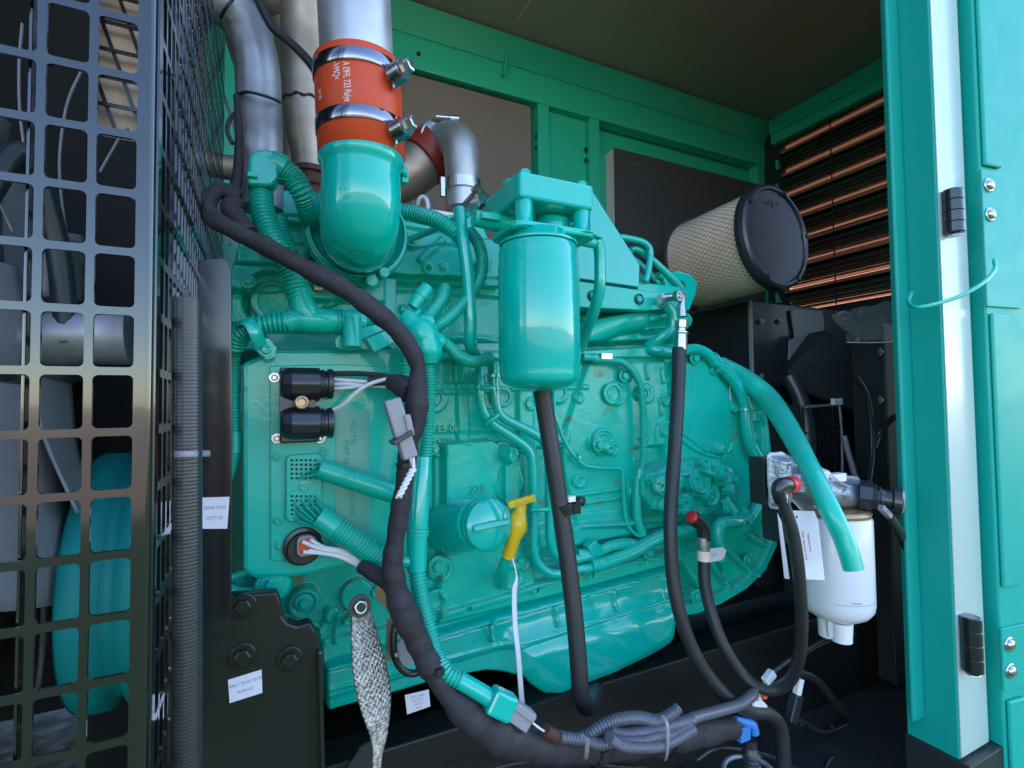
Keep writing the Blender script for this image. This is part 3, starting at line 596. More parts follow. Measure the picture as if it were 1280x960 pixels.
text(b, '227', .019, P(597, 612, .7715), (1, 0, .05), (0, 0, 1), .0014)
part('cast_lettering', b, 'cast')
# flywheel housing ---------------------------------------------------
R = Relief(.782, [(842, 450), (868, 440), (906, 452), (936, 480), (957, 522), (961, 560), (965, 596), (978, 640), (982, 680), (968, 715), (945, 740), (912, 760), (880, 774), (848, 778), (842, 700), (830, 650), (832, 560)], .0017, back=.16)
R.poly([(838, 460), (880, 455), (905, 490), (912, 520), (912, 560), (895, 570), (868, 560), (838, 538)], .006, 5, rnd=4)
R.line([(848, 542), (880, 566), (905, 570), (914, 550), (912, 480)], 3, -.004, 3)
R.line([(905, 452), (940, 487), (958, 530), (962, 600)], 16, .010, 8); 
for y in (500, 515, 540, 575): R.poly([(941, y), (948, y), (948, y+12), (941, y+12)], .006, 3)
R.disc(894, 561, 8, .009, 3); R.disc(894, 561, 4, .004, 2); R.disc(892, 463, 7, .005, 3); R.disc(918, 510, 6, .005, 3); R.disc(918, 510, 2.5, -.006, 2); R.disc(890, 461, 3, -.005, 2)
R.poly([(842, 700), (900, 680), (960, 645), (1010, 700), (900, 810), (830, 800)], -.034, 18)                       # lower bell falling back
for a, c in (((862, 708), (893, 750)), ((890, 696), (918, 736)), ((912, 684), (946, 718)), ((934, 664), (964, 684))): R.line([a, c], 7, .020, 5)
R.line([(975, 650), (974, 682), (960, 712), (938, 733), (906, 752), (878, 764), (850, 768)], 13, .022, 5)
R.poly([(850, 705), (858, 702), (880, 742), (852, 750)], -.02, 5); R.poly([(900, 700), (912, 695), (922, 722), (912, 730)], -.02, 5)
part('flywheel_housing', R.build(), 'cast')
# oil pan ------------------------------------------------------------
R = Relief(.79, [(400, 826), (500, 797), (640, 757), (845, 702), (842, 740), (838, 788), (832, 804), (812, 818), (760, 840), (695, 865), (672, 867), (656, 856), (646, 846), (605, 845), (545, 858), (404, 898)], .0024, edge=.010, back=.20)
R.line([(398, 834), (500, 803), (640, 764), (848, 707)], 11, .014, 4)
R.poly([(398, 842), (500, 812), (640, 772), (848, 712), (848, 742), (640, 806), (500, 846), (398, 876)], .004, 6)
R.line([(404, 862), (500, 838), (640, 800), (700, 784), (845, 744)], 3, .003, 4)
for x, y in ((612, 776), (692, 757), (764, 738), (828, 722), (500, 808)): R.line([(x, y), (x, y+18)], 8, .010, 3, rnd=True); R.disc(x, y+20, 3.5, .006, 2)
for x, y in ((728, 734), (790, 722)): R.line([(x, y-6), (x, y)], 9, .006, 3)
R.poly([(640, 800), (848, 745), (838, 800), (760, 845), (690, 872), (660, 860), (640, 836)], .026, 90)
part('oil_pan', R.build(.0003), 'teal_smooth')
for x, y in ((580, 761), (540, 773), (666, 740), (735, 722), (800, 704), (465, 796)): b = MB(); bolt(b, P(x, y-2, .786), (0, -1, 0), .005, .006); part('pan_bolt', b, 'cast')
# cylinder head and intake manifold ----------------------------------
R = Relief(.85, [(478, 300), (496, 262), (600, 266), (615, 300), (745, 300), (800, 335), (858, 395), (856, 436), (700, 442), (478, 444)], .0023, back=.12)
R.poly([(478, 346), (620, 352), (620, 362), (478, 356)], .022, 5)                                     # ledge
R.poly([(478, 300), (560, 300), (590, 352), (478, 346)], .026, 14, rnd=4)
R.poly([(600, 300), (640, 300), (640, 350), (600, 350)], .012, 8)
R.poly([(478, 365), (600, 365), (640, 372), (640, 422), (478, 430)], .008, 12); R.poly([(560, 372), (625, 375), (625, 420), (560, 412)], -.012, 14, rnd=4)
R.poly([(478, 430), (640, 428), (856, 420), (856, 432), (478, 442)], -.02, 6)
R.line([(520, 330), (548, 305)], 8, .01, 5); R.disc(529, 341, 7, .008, 3); R.disc(529, 341, 3, -.01, 2); R.disc(483, 368, 5, .01, 3); R.disc(558, 375, 5, .008, 3); R.line([(483, 370), (484, 395)], 7, .01, 5)
R.line([(500, 318), (560, 312), (572, 318)], 3, -.004, 2); R.line([(490, 278), (560, 290), (590, 330)], 8, .006, 6)
R.line([(505, 352), (600, 358)], 2, -.004, 2)
for x, y in ((515, 300), (575, 340), (548, 338), (502, 388), (530, 372), (606, 330)): R.disc(x, y, 5, .006, 3)
part('cylinder_head', R.build(), 'cast')
R = Relief(.82, [(722, 398), (760, 392), (830, 378), (852, 392), (856, 428), (800, 430), (722, 434)], .002, edge=.010, back=.10)     # cast intake runner
R.line([(725, 420), (770, 402), (820, 396), (850, 400)], 36, .030, 4, rnd=True); R.disc(835, 408, 14, .02, 4); R.ring(835, 408, 9, 3, -.006, 3); R.line([(800, 402), (830, 395)], 8, .01, 4); R.line([(802, 415), (826, 413)], 6, .01, 4)
part('intake_runner', R.build(), 'teal')
b = MB(); boxmm(b, (P(470, 430, .86).x, .86, P(600, 440, .86).z), (P(850, 300, .86).x, 1.05, P(600, 330, .86).z)); part('head_core', b, 'teal', bevel=.004)
b = MB(); pslab(b, [(738, 234), (800, 331), (799, 359), (722, 348), (722, 240)], .775, .05); part('intake_cover', b, 'teal_smooth', bevel=.002)
b = MB(); pslab(b, [(722, 351), (812, 364), (846, 369), (846, 386), (808, 388), (722, 384)], .765, .05); cb = part('intake_flange', b, 'teal', bevel=.002)
b = MB()
for px, py in ((741, 370), (799, 374)): lathe(b, [(0, .0105), (.0012, .0105), (.0014, .0085), (-.004, .008)], P(px, py, .7635), (0, -1, 0), 24, False, False)
part('bolt_recess', b, 'seam', cb)
b = MB()
for px, py in ((741, 370), (799, 374)): lathe(b, [(0, .0065), (.003, .006), (.004, .003), (.002, .002)], P(px, py, .7615), (0, -1, 0), 16, True)
part('bolt', b, 'teal', cb)
b = MB(); text(b, 'INTAKE 4931', .007, P(768, 371, .7642), (1, 0, 0), (0, 0, 1)); 
b = MB(); pslab(b, [(828, 342), (846, 338), (862, 342), (872, 352), (870, 368), (862, 388), (846, 392), (834, 380), (834, 360)], .80, .012)
part('lifting_eye', b, 'teal_smooth', bevel=.003)
b = MB(); lathe(b, [(0, .0115), (.002, .0115)], P(851, 358, .7985), (0, -1, 0), 20); part('eye_hole', b, 'dark')
b = MB(); boxmm(b, P(797, 352, .79), P(835, 388, .83)); boxmm(b, P(826, 338, .80), P(835, 352, .82)); part('manifold_end', b, 'teal', bevel=.003)
# front gear housing, upper left --------------------------------------
R = Relief(.80, [(284, 350), (293, 306), (300, 286), (318, 276), (330, 236), (392, 232), (400, 262), (420, 300), (470, 340), (500, 345), (500, 442), (284, 442)], .0021, back=.12)
R.poly([(330, 234), (374, 234), (374, 270), (330, 270)], .004, 4); R.poly([(318, 272), (386, 276), (386, 284), (318, 280)], .016, 4)
R.poly([(296, 312), (362, 318), (362, 336), (296, 332)], .020, 8); R.poly([(290, 338), (370, 342), (376, 362), (312, 366), (290, 362)], .026, 7, rnd=3)
R.poly([(302, 286), (386, 290), (386, 306), (302, 302)], .004, 5)
R.disc(342, 378, 34, -.018, 7); R.ring(342, 378, 22, 4, .006, 4); R.disc(342, 378, 12, .010, 5); R.disc(396, 359, 6, .014, 3)
R.poly([(376, 345), (480, 350), (480, 380), (376, 376)], .012, 8); R.poly([(330, 414), (478, 414), (478, 437), (345, 437)], -.020, 5, rnd=2)
R.line([(408, 384), (440, 368)], 7, .012, 3, rnd=True); R.disc(310, 366, 5, .006, 3); R.poly([(286, 372), (310, 372), (310, 405), (286, 405)], .008, 6)
R.disc(478, 440, 11, .020, 4); R.ring(478, 440, 6, 2.5, -.004, 2)
part('gear_housing', R.build(), 'cast')
b = MB(); boxmm(b, (P(398, 359, .78).x-.006, .775, P(398, 364, .78).z), (P(398, 359, .78).x+.006, .785, P(398, 354, .78).z)); part('bolt', b, 'brass', bevel=.001)
# rocker cover and rear bodies (fill behind)
b = MB(); boxmm(b, (P(300, 300, .9).x, .90, P(300, 440, .9).z), (P(600, 300, .9).x, 1.2, P(500, 268, .9).z)); boxmm(b, (P(350, 700, .88).x, .88, zfl+.2), (P(880, 600, .88).x, 1.2, P(600, 430, .88).z)); part('engine_core', b, 'teal', bevel=.01)
b = MB(); boxmm(b, (P(505, 300, .93).x, .93, P(505, 300, .93).z), (P(594, 255, .93).x, 1.14, P(520, 257, .93).z)); part('heat_shield', b, 'cream', bevel=.006)
# inlet elbow and flange clamp ----------------------------------------
EYY = .60
ax = [P(452.5, 200, EYY), P(452, 224, EYY), P(452, 250, EYY), P(450, 276, EYY+.012), P(449, 292, EYY+.045), P(449, 296, EYY+.09), P(449, 292, .80)]
k = mpp(ax[0]); rr = [47.5, 47.5, 48, 48.5, 49, 49, 49]
s = cr([(*p, r*k) for p, r in zip(ax, rr)], 10); b = MB(); sweep(b, [Vector(a[:3]) for a in s], [a[3] for a in s], 48); el = part('inlet_elbow', b, 'teal_smooth')
b = MB(); top = ax[0]; lathe(b, [(-.004, 48*k), (-.001, 51.5*k), (.006, 52*k), (.010, 49*k), (.014, 47.6*k)], top+Vector((0, 0, 0)), (0, 0, -1), 48); part('elbow_bead', b, 'teal_smooth', el)
cY = .735; cc = P(447, 290, cY); kk = mpp(cc); b = MB()
lathe(b, [(.03, 20*kk), (.012, 50*kk), (.0, 56*kk), (-.003, 58*kk), (-.003, 61*kk), (.004, 64*kk), (.008, 62*kk), (.03, 62*kk)], cc, (0, 1, 0), 64, False)
lathe(b, [(-.012, 57*kk), (-.012, 59*kk), (-.004, 59*kk), (-.004, 57*kk)], cc, (0, 1, 0), 64, False, False); part('elbow_flange', b, 'teal', el)
b = MB(); pslab(b, [(388, 258), (398, 262), (384, 300), (392, 330), (430, 352), (420, 357), (386, 342)], .745, .03); part('flange_plate', b, 'teal', el, bevel=.002)
b = MB()
for px, py, r in ((463, 353, .009), (478, 343, .008)): lathe(b, [(0, r), (.012, r), (.014, r*.8)], P(px, py, .725), (0, -1, 0), 20, False)
lathe(b, [(0, .004), (.03, .004)], P(455, 352, .73), (P(478, 340, .73)-P(455, 352, .73)), 10); part('clamp_bolt', b, 'teal', el)
b = MB(); lathe(b, [(0, .0035), (.004, .003)], P(505, 218, EYY), (.9, -.5, 0), 12); boxmm(b, P(503, 208, EYY), P(508, 232, EYY+.01)); part('elbow_boss', b, 'teal', el)
# orange hose, clamps, intake pipe -------------------------------------
A0 = P(453, 199, EYY); A1 = P(447, 81, EYY-.004); dirv = (A1-A0); L = dirv.length; k = mpp(A0)
b = MB(); lathe(b, [(0, 50*k), (.001, 52.5*k), (L-.002, 52.2*k), (L, 50*k)], A0, dirv, 56); cp = obj('coupling_hose', b, 'orange', None, label='orange silicone coupling hose with two steel band clamps above the teal elbow', cat='hose')
for t0, py in ((.285, 118), (.85, 75)):
    b = MB(); lathe(b, [(L*(t0-.068), 53.2*k), (L*(t0-.068)+.0008, 53.8*k), (L*(t0+.068)-.0008, 53.8*k), (L*(t0+.068), 53.2*k)], A0, dirv, 56, True, False); bd = obj('band_clamp', b, 'band', cp)
    c = A0+dirv*t0+Vector((.53, -.02, 0)).normalized()*0; side = (rgt*.86-fwd*.5).normalized(); c = c+side*64*k-upv*13*k
    b = MB(); d2 = (rgt*.85+upv*.22-fwd*.45).normalized(); q = [(0, .0085)]
    for i in range(5): q += [(.002+i*.0030, .0118), (.0036+i*.0030, .0090)]
    lathe(b, q+[(.0175, .0105), (.0195, .0105)], c-d2*.008, d2, 24); lathe(b, [(0, .0072), (.009, .0072), (.010, .0055)], c+d2*.0115, d2, 6, False); lathe(b, [(-.018, .0038), (.003, .0038)], c+d2*-.001, d2, 12); obj('clamp_spring_bolt', b, 'zinc', bd)
    b = MB(); box(b, c-d2*.006, (.002, .010, .030)); obj('clamp_lug', b, 'zinc', bd)
xx, yy, zd = basis(dirv)
def wraptext(mb, s, size, t, ang, sx=1.):
    vs, fs = textmesh(s, size, .00015, sx); out = []
    for v in vs:
        a = ang-v[1]/(52.7*k)*-1; rr_ = 52.9*k+v[2]*.3
        dd = (-fwd*math.cos(a)+rgt*math.sin(a)); dd = (dd-zd*dd.dot(zd)).normalized(); out.append(A0+zd*(L*t-v[0])+dd*rr_)
    mb.add(out, fs)
b = MB(); wraptext(b, 'A 09FL 733 Polye', .0105, .565, rad(1), .56); wraptext(b, '-VMQ<', .0105, .68, rad(-12), .6); wraptext(b, 'L9 99', .0085, .52, rad(-42), .6); obj('hose_print', b, 'whiteink', cp)
b = MB(); lathe(b, [(-.02, 44*k), (.3, 44*k)], A1, dirv, 56); obj('intake_pipe', b, 'steel', None, label='polished steel intake pipe rising out of the orange coupling hose', cat='pipe')
# exhaust and charge pipes ----------------------------------------------
b = MB(); pipe(b, [(205, -42, .74), (258, -6, .76), (290, 12, .77), (311, 42, .775), (321, 80, .775), (324, 130, .775), (326, 200, .775), (326, 262, .775)], 26, 32); e1 = obj('coolant_pipe', b, 'steel_dull', None, label='dull grey bent pipe with two black cable ties beside the guard', cat='pipe')
for q in ([(297, 118, .755), (310, 115, .735), (325, 118, .730), (340, 123, .735), (350, 128, .75)], [(276, 22, .755), (281, 12, .735), (287, 4, .73), (292, -2, .735)]):
    b = MB(); pipe(b, q, 2.0, 8); obj('cable_tie', b, 'plastic', e1)
b = MB(); pipe(b, [(385, -90, .90, 33), (388, -20, .92, 34), (386, 40, .94, 33), (383, 110, .95, 29), (382, 132, .95, 27), (382, 160, .95, 25), (386, 195, .95, 21), (388, 240, .95, 20)], 30, 32); e2 = obj('exhaust_pipe', b, 'steel_tan', None, label='heat tinted exhaust pipe with a weld bead, narrowing behind the elbow', cat='pipe')
b = MB(); c = P(382, 133, .95); kk = mpp(c)
ring = [c+Vector((math.cos(a)*27.5*kk, math.sin(a)*27.5*kk, -.002*math.cos(a*11))) for a in np.linspace(0, 2*math.pi, 60)]; sweep(b, ring, [.0022*(1+.3*math.sin(i*2.1)) for i in range(60)], 8); obj('weld_bead', b, 'rust', e2)
b = MB(); pipe(b, [(325, -70, 1.0), (345, -10, 1.0), (362, 20, 1.02), (372, 90, 1.04), (374, 240, 1.05)], 24, 24); obj('charge_pipe', b, 'steel_tan', None, label='second tan metal pipe partly hidden behind the exhaust pipe', cat='pipe')
b = MB(); lathe(b, [(0, 24*kk), (.004, 26*kk), (.010, 26*kk), (.012, 22*kk), (.02, 22*kk), (.022, 25*kk), (.032, 25*kk), (.036, 22*kk), (.09, 26*kk)], P(389, 214, .95), (0, 0, -1), 32, False); obj('turbo_flange', b, 'rust', None, label='rusty round flange below the heat tinted exhaust pipe', cat='flange')
b = MB(); pipe(b, [(225, 203, .95), (260, 206, .95), (300, 211, .95), (340, 214, .95)], 15, 24); obj('cross_pipe', b, 'steel_tan', None, label='short horizontal steel pipe emerging from behind the guard', cat='pipe')
b = MB(); pipe(b, [(318, -10, .72), (340, 33, .71), (366, 56, .70), (390, 82, .69), (404, 112, .70), (408, 140, .72)], 5.5, 14); obj('breather_hose', b, 'rubber', None, label='thin black hose slanting behind the orange coupling', cat='hose')
b = MB(); pipe(b, [(296, 140, .74), (287, 150, .74), (284, 165, .74), (291, 180, .74)], 2.6, 10); pipe(b, [(298, 175, .74), (295, 215, .74), (288, 245, .74)], 4, 10); obj('cable', b, 'rubber', None, label='thin black cable loop beside the dull grey bent pipe', cat='cable')
b = MB(); pipe(b, [(440, 226, 1.12), (480, 226, 1.13), (512, 215, 1.13), (535, 196, 1.12), (552, 182, 1.10)], 31, 32); e3 = obj('crossover_pipe', b, 'steel_tan', None, label='wide dark steel pipe curving up behind the orange coupling to the clamped elbow', cat='pipe')
b = MB(); pipe(b, [(527, 203, 1.115), (540, 192, 1.112), (549, 185, 1.105)], 32.5, 32); obj('silicone_sleeve', b, 'redsil', e3)
b = MB(); pipe(b, [(556, 178, 1.085, 23), (566, 176, 1.05, 23), (574, 182, 1.02, 23), (577, 200, 1.01, 22), (578, 230, 1.01, 21), (578, 262, 1.01, 21)], 22, 36); e4 = obj('charge_elbow', b, 'steel', None, label='bright steel elbow with band clamps above the engine', cat='elbow')
b = MB(); c = P(552, 183, 1.09); dd = (P(562, 176, 1.06)-c).normalized(); kk = mpp(c); lathe(b, [(-.004, 29*kk), (-.003, 32*kk), (.006, 32*kk), (.007, 28*kk)], c, dd, 40, False); lathe(b, [(0, .004), (.045, .004)], c+Vector((-.02, -.02, 30*kk)), (1, -.1, .1), 10); lathe(b, [(0, .008), (.02, .008)], c+Vector((.012, -.022, 31*kk)), (1, -.1, .1), 12); obj('band_clamp', b, 'zinc', e4)
b = MB(); c = P(578, 234, 1.01); kk = mpp(c); lathe(b, [(-.012, 22*kk), (-.011, 23.5*kk), (.011, 23.5*kk), (.012, 22*kk)], c, (0, 0, 1), 40, False); box(b, P(553, 234, 1.0), (.008, .01, .04)); obj('band_clamp', b, 'zinc', e4)
b = MB(); lathe(b, [(0, .018), (.03, .018), (.031, .023), (.045, .023)], P(586, 262, .93), (P(606, 240, .9)-P(586, 262, .93)), 28); obj('sensor_fitting', b, 'zinc', None, label='small bright metal fitting next to the filter bracket', cat='fitting')
b = MB(); pipe(b, [(522, 256, 1.0), (524, 248, .99), (530, 246, .985), (534, 252, .98), (535, 262, .98)], 2.5, 10); obj('wire_hook', b, 'whitewire', None, label='small pale hook of wire above the tan heat shield', cat='wire')
# spin-on filter with its bracket -----------------------------------------
FY = .62
fc = P(675, 486, FY); ft = P(673, 310, FY); kk = mpp(fc)*1.0; H = (ft.z-fc.z); r_ = 50*kk
b = MB(); pr = [(-.004, r_*.12), (-.003, r_*.45), (.002, r_*.72), (.008, r_*.92), (.014, r_*.985), (.020, r_), (.030, r_), (.033, r_*1.022), (H-.03, r_*1.022), (H-.026, r_), (H-.012, r_), (H-.004, r_*.985), (H, r_*.95)]
c = Vector((fc.x, FY, fc.z)); lathe(b, pr, c, (0, 0, 1), 64); ff = obj('fuel_filter', b, 'teal_smooth', None, label='large glossy teal spin-on filter canister hanging from the bridge bracket', cat='filter')
b = MB(); lathe(b, [(H+.001, r_*.98), (H+.004, r_*1.0), (H+.007, r_*.9), (H+.008, r_*.72), (H+.020, r_*.70), (H+.022, r_*.60)], c, (0, 0, 1), 64); obj('filter_rim', b, 'teal_smooth', ff)
hd = thing('filter_bracket', (c.x, FY, c.z+H+.02), 'teal bridge shaped filter head standing on two posts above the canister', 'bracket')
za, zb_ = P(652, 213, .59).z, P(652, 246, .59).z
pl = [(P(650, 220, .59).x, .59), (P(742, 230, .59).x, .59), (P(742, 230, .59).x+.004, .66), (P(700, 240, .68).x, .70), (P(608, 240, .72).x, .73), (P(604, 240, .71).x, .70), (P(640, 240, .61).x, .605)]
b = MB(); n = len(pl); b.add([(x, y, zb_) for x, y in pl]+[(x, y, za-.0) for x, y in pl], [tuple(range(n-1, -1, -1)), tuple(range(n, 2*n))]+[(i, (i+1) % n, (i+1) % n+n, i+n) for i in range(n)]); obj('bridge_plate', b, 'teal_smooth', hd, bevel=.004)
for px, py0, py1, yy in ((655, 245, 284, .605), (727, 258, 292, .605), (640, 235, 290, .70)):
    t_ = P(px, py0, yy); q = P(px, py1, yy); b = MB(); lathe(b, [(-.002, .0165), (0, .0125), (t_.z-q.z+.01, .0125)], q, (0, 0, 1), 28); obj('post', b, 'teal_smooth', hd)
for px, yy in ((656, .605), (727, .605)):
    b = MB(); p = P(px, 225, yy); lathe(b, [(0, .008), (.008, .008), (.009, .006)], (p.x, yy, za), (0, 0, 1), 6, False); obj('bolt', b, 'teal', hd)
pf = P(690, 284, .605).z; pl = rrect(P(638, 284, .605).x, .592, P(742, 284, .605).x, .68, .018)
b = MB(); n = len(pl); b.add([(x, y, pf-.010) for x, y in pl]+[(x, y, pf) for x, y in pl], [tuple(range(n-1, -1, -1)), tuple(range(n, 2*n))]+[(i, (i+1) % n, (i+1) % n+n, i+n) for i in range(n)]); obj('lower_flange', b, 'teal', hd, bevel=.003)
b = MB(); pv_ = P(692, 272, .64); lathe(b, [(-.02, .026), (0, .026), (.004, .018), (.006, .004)], pv_, (0, -.3, 1), 28); lathe(b, [(0, .015), (.016, .013), (.02, .006)], P(707, 262, .66), (0, -.8, .2), 24); obj('primer_valve', b, 'teal_smooth', hd)
b = MB(); lathe(b, [(0, .012), (.05, .012)], P(592, 272, .66), (1, 0, -.06), 24); boxmm(b, P(603, 264, .64), P(615, 284, .67)); lathe(b, [(0, .015), (.05, .015)], P(612, 276, .67), (1, 0, 0), 24); obj('hose_connector', b, 'teal', hd, bevel=.001)
b = MB(); boxmm(b, P(728, 293, .63), P(740, 304, .66)); lathe(b, [(0, .008), (.03, .008)], P(722, 300, .64), (1, 0, -.05), 20); obj('hose_connector', b, 'teal', hd, bevel=.001)
# ------------------------------------------------------------------ rigid teal tubes
def tubeobj(name, pts, r, lab, mt='teal', n=16, cat='tube', clips=(), group=None, corrd=None):
    b = MB()
    if corrd: corr(b, pts, r, pitch=corrd)
    else: pipe(b, pts, r, n)
    o = obj(name, b, mt, None, label=lab, cat=cat, group=group)
    for c in clips:
        s = MB(); p = P(*c[:3]); q = P(*c[3:6]); d = (q-p).normalized(); rr_ = c[6]*mpp(p); lathe(s, [(-.003, rr_*.9), (-.0025, rr_), (.0025, rr_), (.003, rr_*.9)], p, d, 18, False); obj('collar', s, mt, o)
    return o
tubeobj('fuel_tube', [(574, 262, .70), (577, 290, .69), (584, 340, .69), (588, 400, .69), (588, 430, .70), (596, 446, .74)], 8, 'straight teal tube with flattened foot, left of the big filter canister', 'teal_smooth', clips=((588, 428, .70, 588, 440, .70, 9.5),))
tubeobj('coolant_line', [(600, 440, .78), (600, 480, .765), (602, 508, .765), (614, 528, .765), (640, 546, .765), (660, 562, .765), (666, 585, .765), (667, 640, .765), (667, 684, .765), (674, 706, .765), (692, 717, .765), (720, 712, .765), (745, 708, .765)], 6, 'left one of the paired teal tubes bending across the block', 'teal_smooth', clips=((667, 686, .765, 667, 700, .765, 7.6), (600, 484, .765, 600, 490, .765, 7)))
tubeobj('coolant_line', [(618, 468, .76), (619, 490, .758), (622, 512, .758), (632, 524, .758), (660, 538, .758), (680, 552, .758), (686, 575, .758), (687, 640, .758), (688, 676, .758), (696, 694, .76), (712, 700, .765), (742, 693, .765)], 6, 'right one of the paired teal tubes bending across the block', 'teal_smooth', clips=((618, 470, .76, 618, 480, .76, 10), (619, 486, .758, 619, 490, .758, 7.5)))
tcl = thing('tube_clips', P(640, 600, .755), 'small teal clips joining the paired tubes on the block', 'clips')
for p, q in (((608, 530, .76), (624, 518, .758)), ((664, 637, .76), (692, 637, .758)), ((600, 485, .76), (620, 485, .757))): b = MB(); pipe(b, [p, ((p[0]+q[0])/2, (p[1]+q[1])/2, .752), q], 4, 8, flat=.8); obj('tube_clip', b, 'teal', tcl)
tubeobj('lower_tube', [(738, 707, .765), (752, 704, .765), (790, 690, .765), (815, 676, .765), (838, 666, .76), (858, 664, .76), (866, 668, .77)], 8.5, 'teal tube sloping up to the red fitting along the lower block', 'teal', clips=((748, 705, .765, 756, 702, .765, 9.5),))
tubeobj('lower_tube', [(722, 693, .77), (745, 690, .765), (765, 682, .765), (785, 679, .77), (802, 682, .785)], 6.5, 'short teal tube behind the lower tube', 'teal')
b = MB(); pslab(b, [(735, 684), (745, 675), (757, 688), (756, 694), (740, 696)], .755, .02); obj('tube_nut', b, 'teal_smooth', None, bevel=.002, label='teal angular nut on the lower tubes', cat='nut')
tubeobj('thin_tube', [(693, 470, .79), (693, 505, .78), (697, 528, .775), (708, 556, .775), (720, 572, .775), (732, 582, .775), (755, 585, .775), (772, 585, .775), (778, 592, .775), (780, 630, .775), (784, 655, .775), (795, 668, .775), (806, 671, .775)], 2.6, 'thin teal tube stepping down across the block right of the black hose', 'teal_smooth', 10, clips=((722, 572, .775, 726, 575, .775, 5),))
tubeobj('sensor_conduit', [(741, 450, .775), (770, 451, .77), (783, 456, .77), (795, 470, .77), (802, 490, .77), (804, 530, .77), (804, 570, .77), (800, 590, .772)], 4.8, 'narrow ribbed teal conduit hanging down the right of the block', 'teal_conduit', corrd=.0038)
tubeobj('sensor_tube', [(800, 586, .773), (796, 620, .775), (797, 650, .775), (803, 668, .775)], 6, 'teal tube under the narrow ribbed conduit', 'teal')
b = MB(); lathe(b, [(0, .007), (.02, .007), (.021, .0085), (.03, .0085), (.031, .006), (.05, .006)], P(728, 446, .775), (1, 0, -.04), 18); s_ = obj('sensor', b, 'teal', None, label='teal sensor plugged into the top rail of the block right of the filter', cat='sensor')
b = MB(); boxmm(b, P(752, 441, .765), P(762, 450, .775)); obj('sensor_clip', b, 'zinc', s_, bevel=.001)
tubeobj('filter_return_tube', [(741, 300, .655), (748, 306, .655), (750, 330, .655), (749, 362, .66), (742, 390, .68), (733, 412, .71), (724, 436, .75)], 7.3, 'teal tube dropping from the bracket right of the filter canister', 'teal_smooth')
tubeobj('injection_line', [(764, 306, .82), (772, 297, .80), (790, 299, .79), (806, 304, .785), (813, 316, .785), (809, 345, .785), (806, 352, .785)], 4.2, 'bent injection line arching over the intake cover', 'teal_smooth', 12)
tubeobj('injection_line', [(788, 330, .83), (788, 315, .81), (796, 311, .80), (812, 322, .80), (830, 338, .795), (850, 358, .795), (856, 372, .80)], 4.2, 'injection line slanting down to the lifting eye', 'teal_smooth', 12)
tubeobj('injection_line', [(775, 312, .86), (800, 330, .84), (822, 352, .82), (832, 362, .82)], 3.6, 'injection line lying behind the slanting one', 'teal_smooth', 12)
tubeobj('manifold_tube', [(832, 380, .76), (840, 392, .758), (840, 410, .76), (826, 422, .77), (810, 434, .79), (822, 438, .775), (845, 440, .765), (868, 436, .765), (884, 442, .765), (895, 455, .765)], 6.5, 'teal tube curling under the silver hose fitting', 'teal_smooth', clips=((899, 458, .765, 905, 464, .765, 9.5),))
tubeobj('breather_tube', [(890, 446, .765), (905, 462, .765), (922, 482, .762), (931, 505, .76), (933, 530, .76), (938, 556, .76), (950, 578, .76), (956, 600, .76), (951, 626, .765), (940, 646, .77), (932, 655, .78)], 7.5, 'teal tube following the edge of the flywheel housing', 'teal_smooth', clips=((932, 512, .76, 932, 518, .76, 9.5),))
b = MB(); pipe(b, [(900, 452, .81, 7), (922, 466, .78, 10), (942, 481, .74, 12), (962, 500, .70, 13), (985, 535, .61, 13), (1010, 582, .52, 12.5), (1034, 630, .47, 12.5), (1055, 675, .45, 12), (1067, 712, .44, 12)], 15, 28, cap=False); o = obj('drain_hose', b, 'teal', None, label='thick plain teal hose with open cut end hanging over the white filter', cat='hose')
b = MB(); p = P(1067.2, 709.5, .4405); q = P(1055, 675, .45); lathe(b, [(0, 10.4*mpp(p)), (.02, 10*mpp(p)), (.0201, .0002)], p, q-p, 28, True, False); obj('hose_bore', b, 'seam', o)
# block fittings and little boxes
for px, py, r, yy in ((540, 497, 13, .792), (697, 490, 10.5, .792), (765, 492, 11, .785), (627, 564, 10, .782), (803, 492, 8, .785), (826, 535, 7, .79), (632, 715, 10, .785), (545, 750, 11, .788), (628, 496, 10, .785), (720, 600, 6, .79), (700, 545, 7, .79), (396, 359, 0, .79), (342, 378, 20, .80), (529, 341, 6, .835), (558, 375, 5, .84), (918, 510, 4.5, .772), (892, 463, 4.5, .772), (436, 777, 5, .795), (470, 740, 5, .80), (788, 614, 6, .79)):
    if r:
        k_ = mpp(P(px, py, yy)); b = MB(); lathe(b, [(-.004, r*1.25*k_), (.003, r*1.25*k_), (.0042, r*1.12*k_), (.0042, r*.92*k_), (.0005, r*.84*k_), (-.0005, r*.3*k_)], P(px, py, yy), (0, -1, 0), 32, False); obj('core_plug', b, 'cast', eng)
for px, py, r, yy in ((600, 470, 4.5, .792), (660, 505, 5, .792), (780, 470, 4.5, .782), (715, 690, 5, .792), (650, 700, 5, .787), (810, 690, 5, .785), (760, 560, 5, .782), (612, 520, 5, .795), (812, 612, 4.5, .80), (310, 352, 5, .77), (366, 350, 4.5, .77), (484, 372, 5, .83), (575, 340, 4.5, .835), (515, 300, 5, .82), (606, 330, 5, .835), (640, 440, 5, .785), (700, 440, 5, .785), (505, 440, 5, .785), (868, 448, 4.5, .772), (848, 500, 4.5, .772), (948, 620, 5, .772), (935, 700, 5, .80), (870, 745, 5, .79), (720, 440, 4, .785)):
    k_ = mpp(P(px, py, yy)); b = MB(); bolt(b, P(px, py, yy), (0, -1, 0), r*k_*1.1, .006); obj('engine_bolt', b, 'cast', eng)
